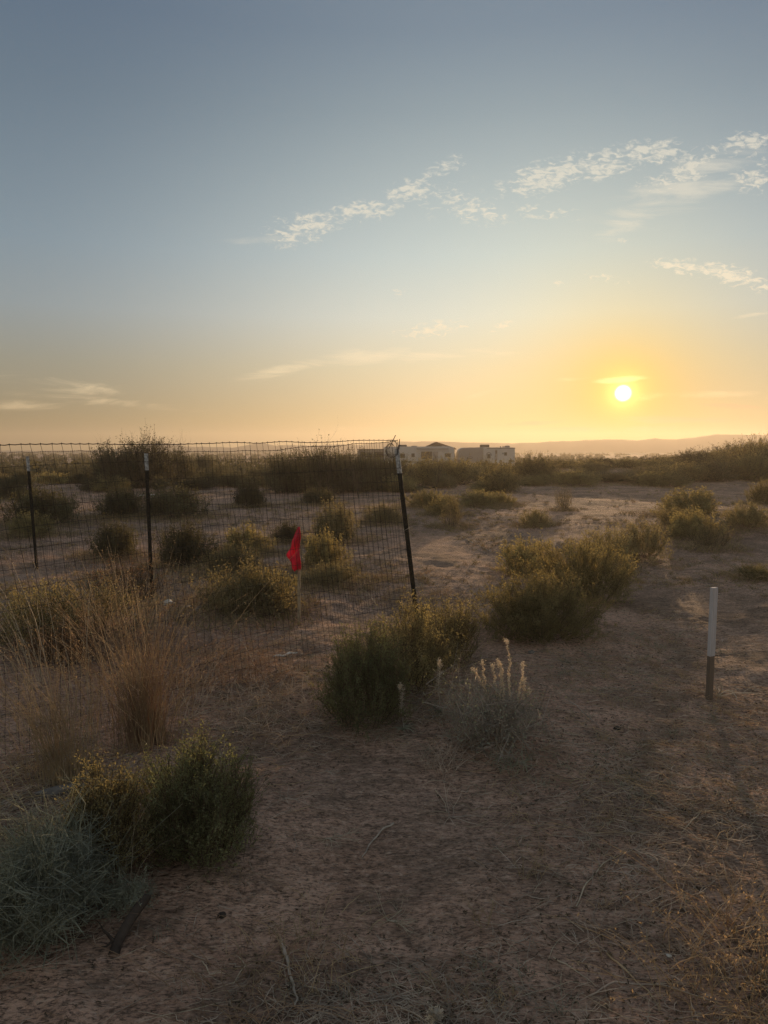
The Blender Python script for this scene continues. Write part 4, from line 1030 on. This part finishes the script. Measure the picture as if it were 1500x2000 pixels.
# small low scrub over the far flat: individuals
cnt = 0
rs = np.random.default_rng(33)
while cnt < 95:
    d = 26 * (55 / 26) ** rs.uniform(0, 1); px = rs.uniform(-40, 1020 if cnt % 4 else 1300)
    if 690 < px < 1010 and d > 40 and rs.uniform() < .4: continue
    place(['dark_a', 'dark_b', 'olive_a', 'gold_a'][int(rs.integers(0, 4))] if d < 36 else ['dark_a', 'dark_b', 'brush_a', 'dark_b'][int(rs.integers(0, 4))], int(px), 925,
          rs.uniform(.7, 2.0) * FPX / d, rs.uniform(.3, .65) * FPX / d, 'low scrub bush, one of many alike dotted over the far flat behind the fence', name='scrub_bush', cat='bush',
          group='low scrub dotted over the far flat', dist=d, seedrz=cnt)
    cnt += 1
# beyond that the scrub reads as one mass
def far_scrub():
    rng = np.random.default_rng(9); N = 2600
    d = 56 * (900 / 56) ** (rng.uniform(0, 1, N) ** 1.25); a = rng.uniform(-.75, .75, N); X = a * d; Y = d
    m = 34; Cs = []; Ss = []
    W = rng.uniform(.5, 1.5, N); H = rng.uniform(.45, 1.35, N)
    C = np.stack([X, Y, ground_z(X, Y)], -1)[:, None] + np.abs(rng.normal(size=(N, m, 3))) * 0
    q = rng.normal(size=(N, m, 3)); q /= np.linalg.norm(q, axis=2, keepdims=True); q *= rng.uniform(.3, 1, (N, m, 1)) ** .5
    q[..., 2] = np.abs(q[..., 2]); C = C + q * np.stack([W, W, H], -1)[:, None]
    C = C.reshape(-1, 3); sz = np.repeat(.16 + d * .0011, m) * rng.uniform(.7, 1.5, N * m)
    V, F = leaves(C, rng.normal(size=(N * m, 3)) + [0, 0, .8], sz * 1.5, sz, rng)
    o = new_mesh('far_scrub', V, F, M['leaf_dark']); tag(o, kind='stuff')
far_scrub()

# ------------------------------------------------------------ ground litter: nobody could count it
def litter_mask(x, y):
    return np.clip(.5 + 1.6 * vnoise(x, y, .8, 31) + 1.2 * vnoise(x, y, 2.1, 32) + .15, 0, 1)
def scatter(seed, n, rmin, rmax, power=2.0, thr=None, amax=.62):
    rng = np.random.default_rng(seed)
    r = rmin * (rmax / rmin) ** (rng.uniform(0, 1, n)); th = rng.uniform(-amax, amax, n)
    x = r * np.sin(th); y = r * np.cos(th)
    keep = litter_mask(x, y) ** power > rng.uniform(0, 1, n)
    return rng, x[keep], y[keep], r[keep]
def twig_litter(name, seed, n, rmin, rmax, Lr, rad, m, lift=.010, power=2.0, curl=.22):
    rng, x, y, r = scatter(seed, n, rmin, rmax, power); N = len(x); K = 5
    a = rng.uniform(0, 6.28, N); L = rng.uniform(*Lr, N) * (.6 + .8 * rng.uniform(0, 1, N) ** 3)
    t = np.linspace(-.5, .5, K)[None]; bend = rng.normal(size=(N, 1)) * curl
    dx = L[:, None] * t; dy = L[:, None] * bend * (t ** 2 - .1)
    X = x[:, None] + dx * np.cos(a)[:, None] - dy * np.sin(a)[:, None]; Y = y[:, None] + dx * np.sin(a)[:, None] + dy * np.cos(a)[:, None]
    X += rng.normal(size=(N, K)) * .003; Y += rng.normal(size=(N, K)) * .003
    Z = ground_z(X, Y) + rad + rng.uniform(0, lift, (N, 1)) * (.3 + rng.uniform(0, 1, (N, K)))
    P = np.stack([X, Y, Z], -1); rr = rad * rng.uniform(.5, 1.3, (N, 1)) * (1 - .5 * np.abs(t) * 2) * (.7 + np.clip(r, 0, 12)[:, None] * .06)
    V, F = tubes(P, rr); tag(new_mesh(name, V, F, m), kind='stuff')
twig_litter('bark_crumbs', 46, 9000, 1.5, 9, (.006, .018), .0028, M['stem'], power=1.0)
twig_litter('twig_litter', 41, 42000, 1.5, 16, (.03, .17), .0015, M['twig'])
twig_litter('pale_straw_litter', 42, 11000, 1.5, 12, (.03, .24), .0013, M['stem_pale'], power=2.5, curl=.5)
twig_litter('dark_debris', 43, 22000, 1.5, 12, (.006, .03), .0014, M['stem'], power=2.5, curl=.08, lift=.004)
twig_litter('dry_grass_litter', 44, 12000, 2.5, 28, (.05, .24), .0015, M['straw'], lift=.03, power=2.2, curl=.5)
def fringe(name, seed, blades, H, r, m):
    rng = np.random.default_rng(seed); X = []; Y = []
    for kind, px, py, wpx, hpx, lab in L:
        p = at(px, py); w = px_size(wpx, p); k = int(blades * min(w, 1.6))
        a = rng.uniform(0, 6.28, k); q = w * .5 * rng.uniform(.7, 1.5, k) ** 1.2
        X.append(p.x + q * np.cos(a) * 1.15); Y.append(p.y + q * np.sin(a))
    X = np.concatenate(X); Y = np.concatenate(Y); N = len(X); K = 4; t = np.linspace(0, 1, K)[None]
    l = H * rng.uniform(.3, 1.2, (N, 1)); d = rng.normal(size=(N, 2)) * .7
    P = np.stack([X[:, None] + d[:, :1] * l * t ** 1.3, Y[:, None] + d[:, 1:] * l * t ** 1.3, ground_z(X, Y)[:, None] + l * (t - .45 * t ** 2)], -1)
    V, F = tubes(P, r * (1 - .6 * t) * np.ones((N, 1))); tag(new_mesh(name, V, F, m), kind='stuff')
fringe('dry_skirt_grass', 61, 420, .20, .0022, M['straw'])
fringe('olive_skirt_growth', 62, 380, .16, .0028, M['leaf_olive'])
def tufts(name, seed, n, rmin, rmax, blades, H, r, m, power=3.0):
    rng, x, y, rr = scatter(seed, n, rmin, rmax, power); N = len(x); K = 4
    b = np.repeat(np.arange(N), blades); NB = len(b)
    X0 = x[b] + rng.normal(size=NB) * .025; Y0 = y[b] + rng.normal(size=NB) * .025
    L = H * rng.uniform(.3, 1.1, NB) * (.6 + .6 * hash2(b, b, 3)); d = rng.normal(size=(NB, 2)) * .55
    t = np.linspace(0, 1, K)[None]
    P = np.stack([X0[:, None] + d[:, :1] * L[:, None] * t ** 1.4, Y0[:, None] + d[:, 1:] * L[:, None] * t ** 1.4, ground_z(X0, Y0)[:, None] + L[:, None] * (t - .4 * t ** 2)], -1)
    V, F = tubes(P, r * (1 - .7 * t) * (.7 + np.clip(rr, 0, 20)[b][:, None] * .07) * np.ones((NB, 1))); tag(new_mesh(name, V, F, m), kind='stuff')
tufts('dry_grass_tufts', 51, 1500, 1.8, 22, 14, .07, .0012, M['straw'])
tufts('grey_weed_tufts', 52, 1200, 1.8, 16, 14, .045, .0013, M['leaf_grey'])
tufts('low_ground_cover', 53, 5000, 7, 50, 12, .10, .0018, M['straw'], power=2.2)
tufts('dark_ground_cover', 54, 4200, 8, 55, 12, .09, .0018, M['leaf_olive'], power=2.2)
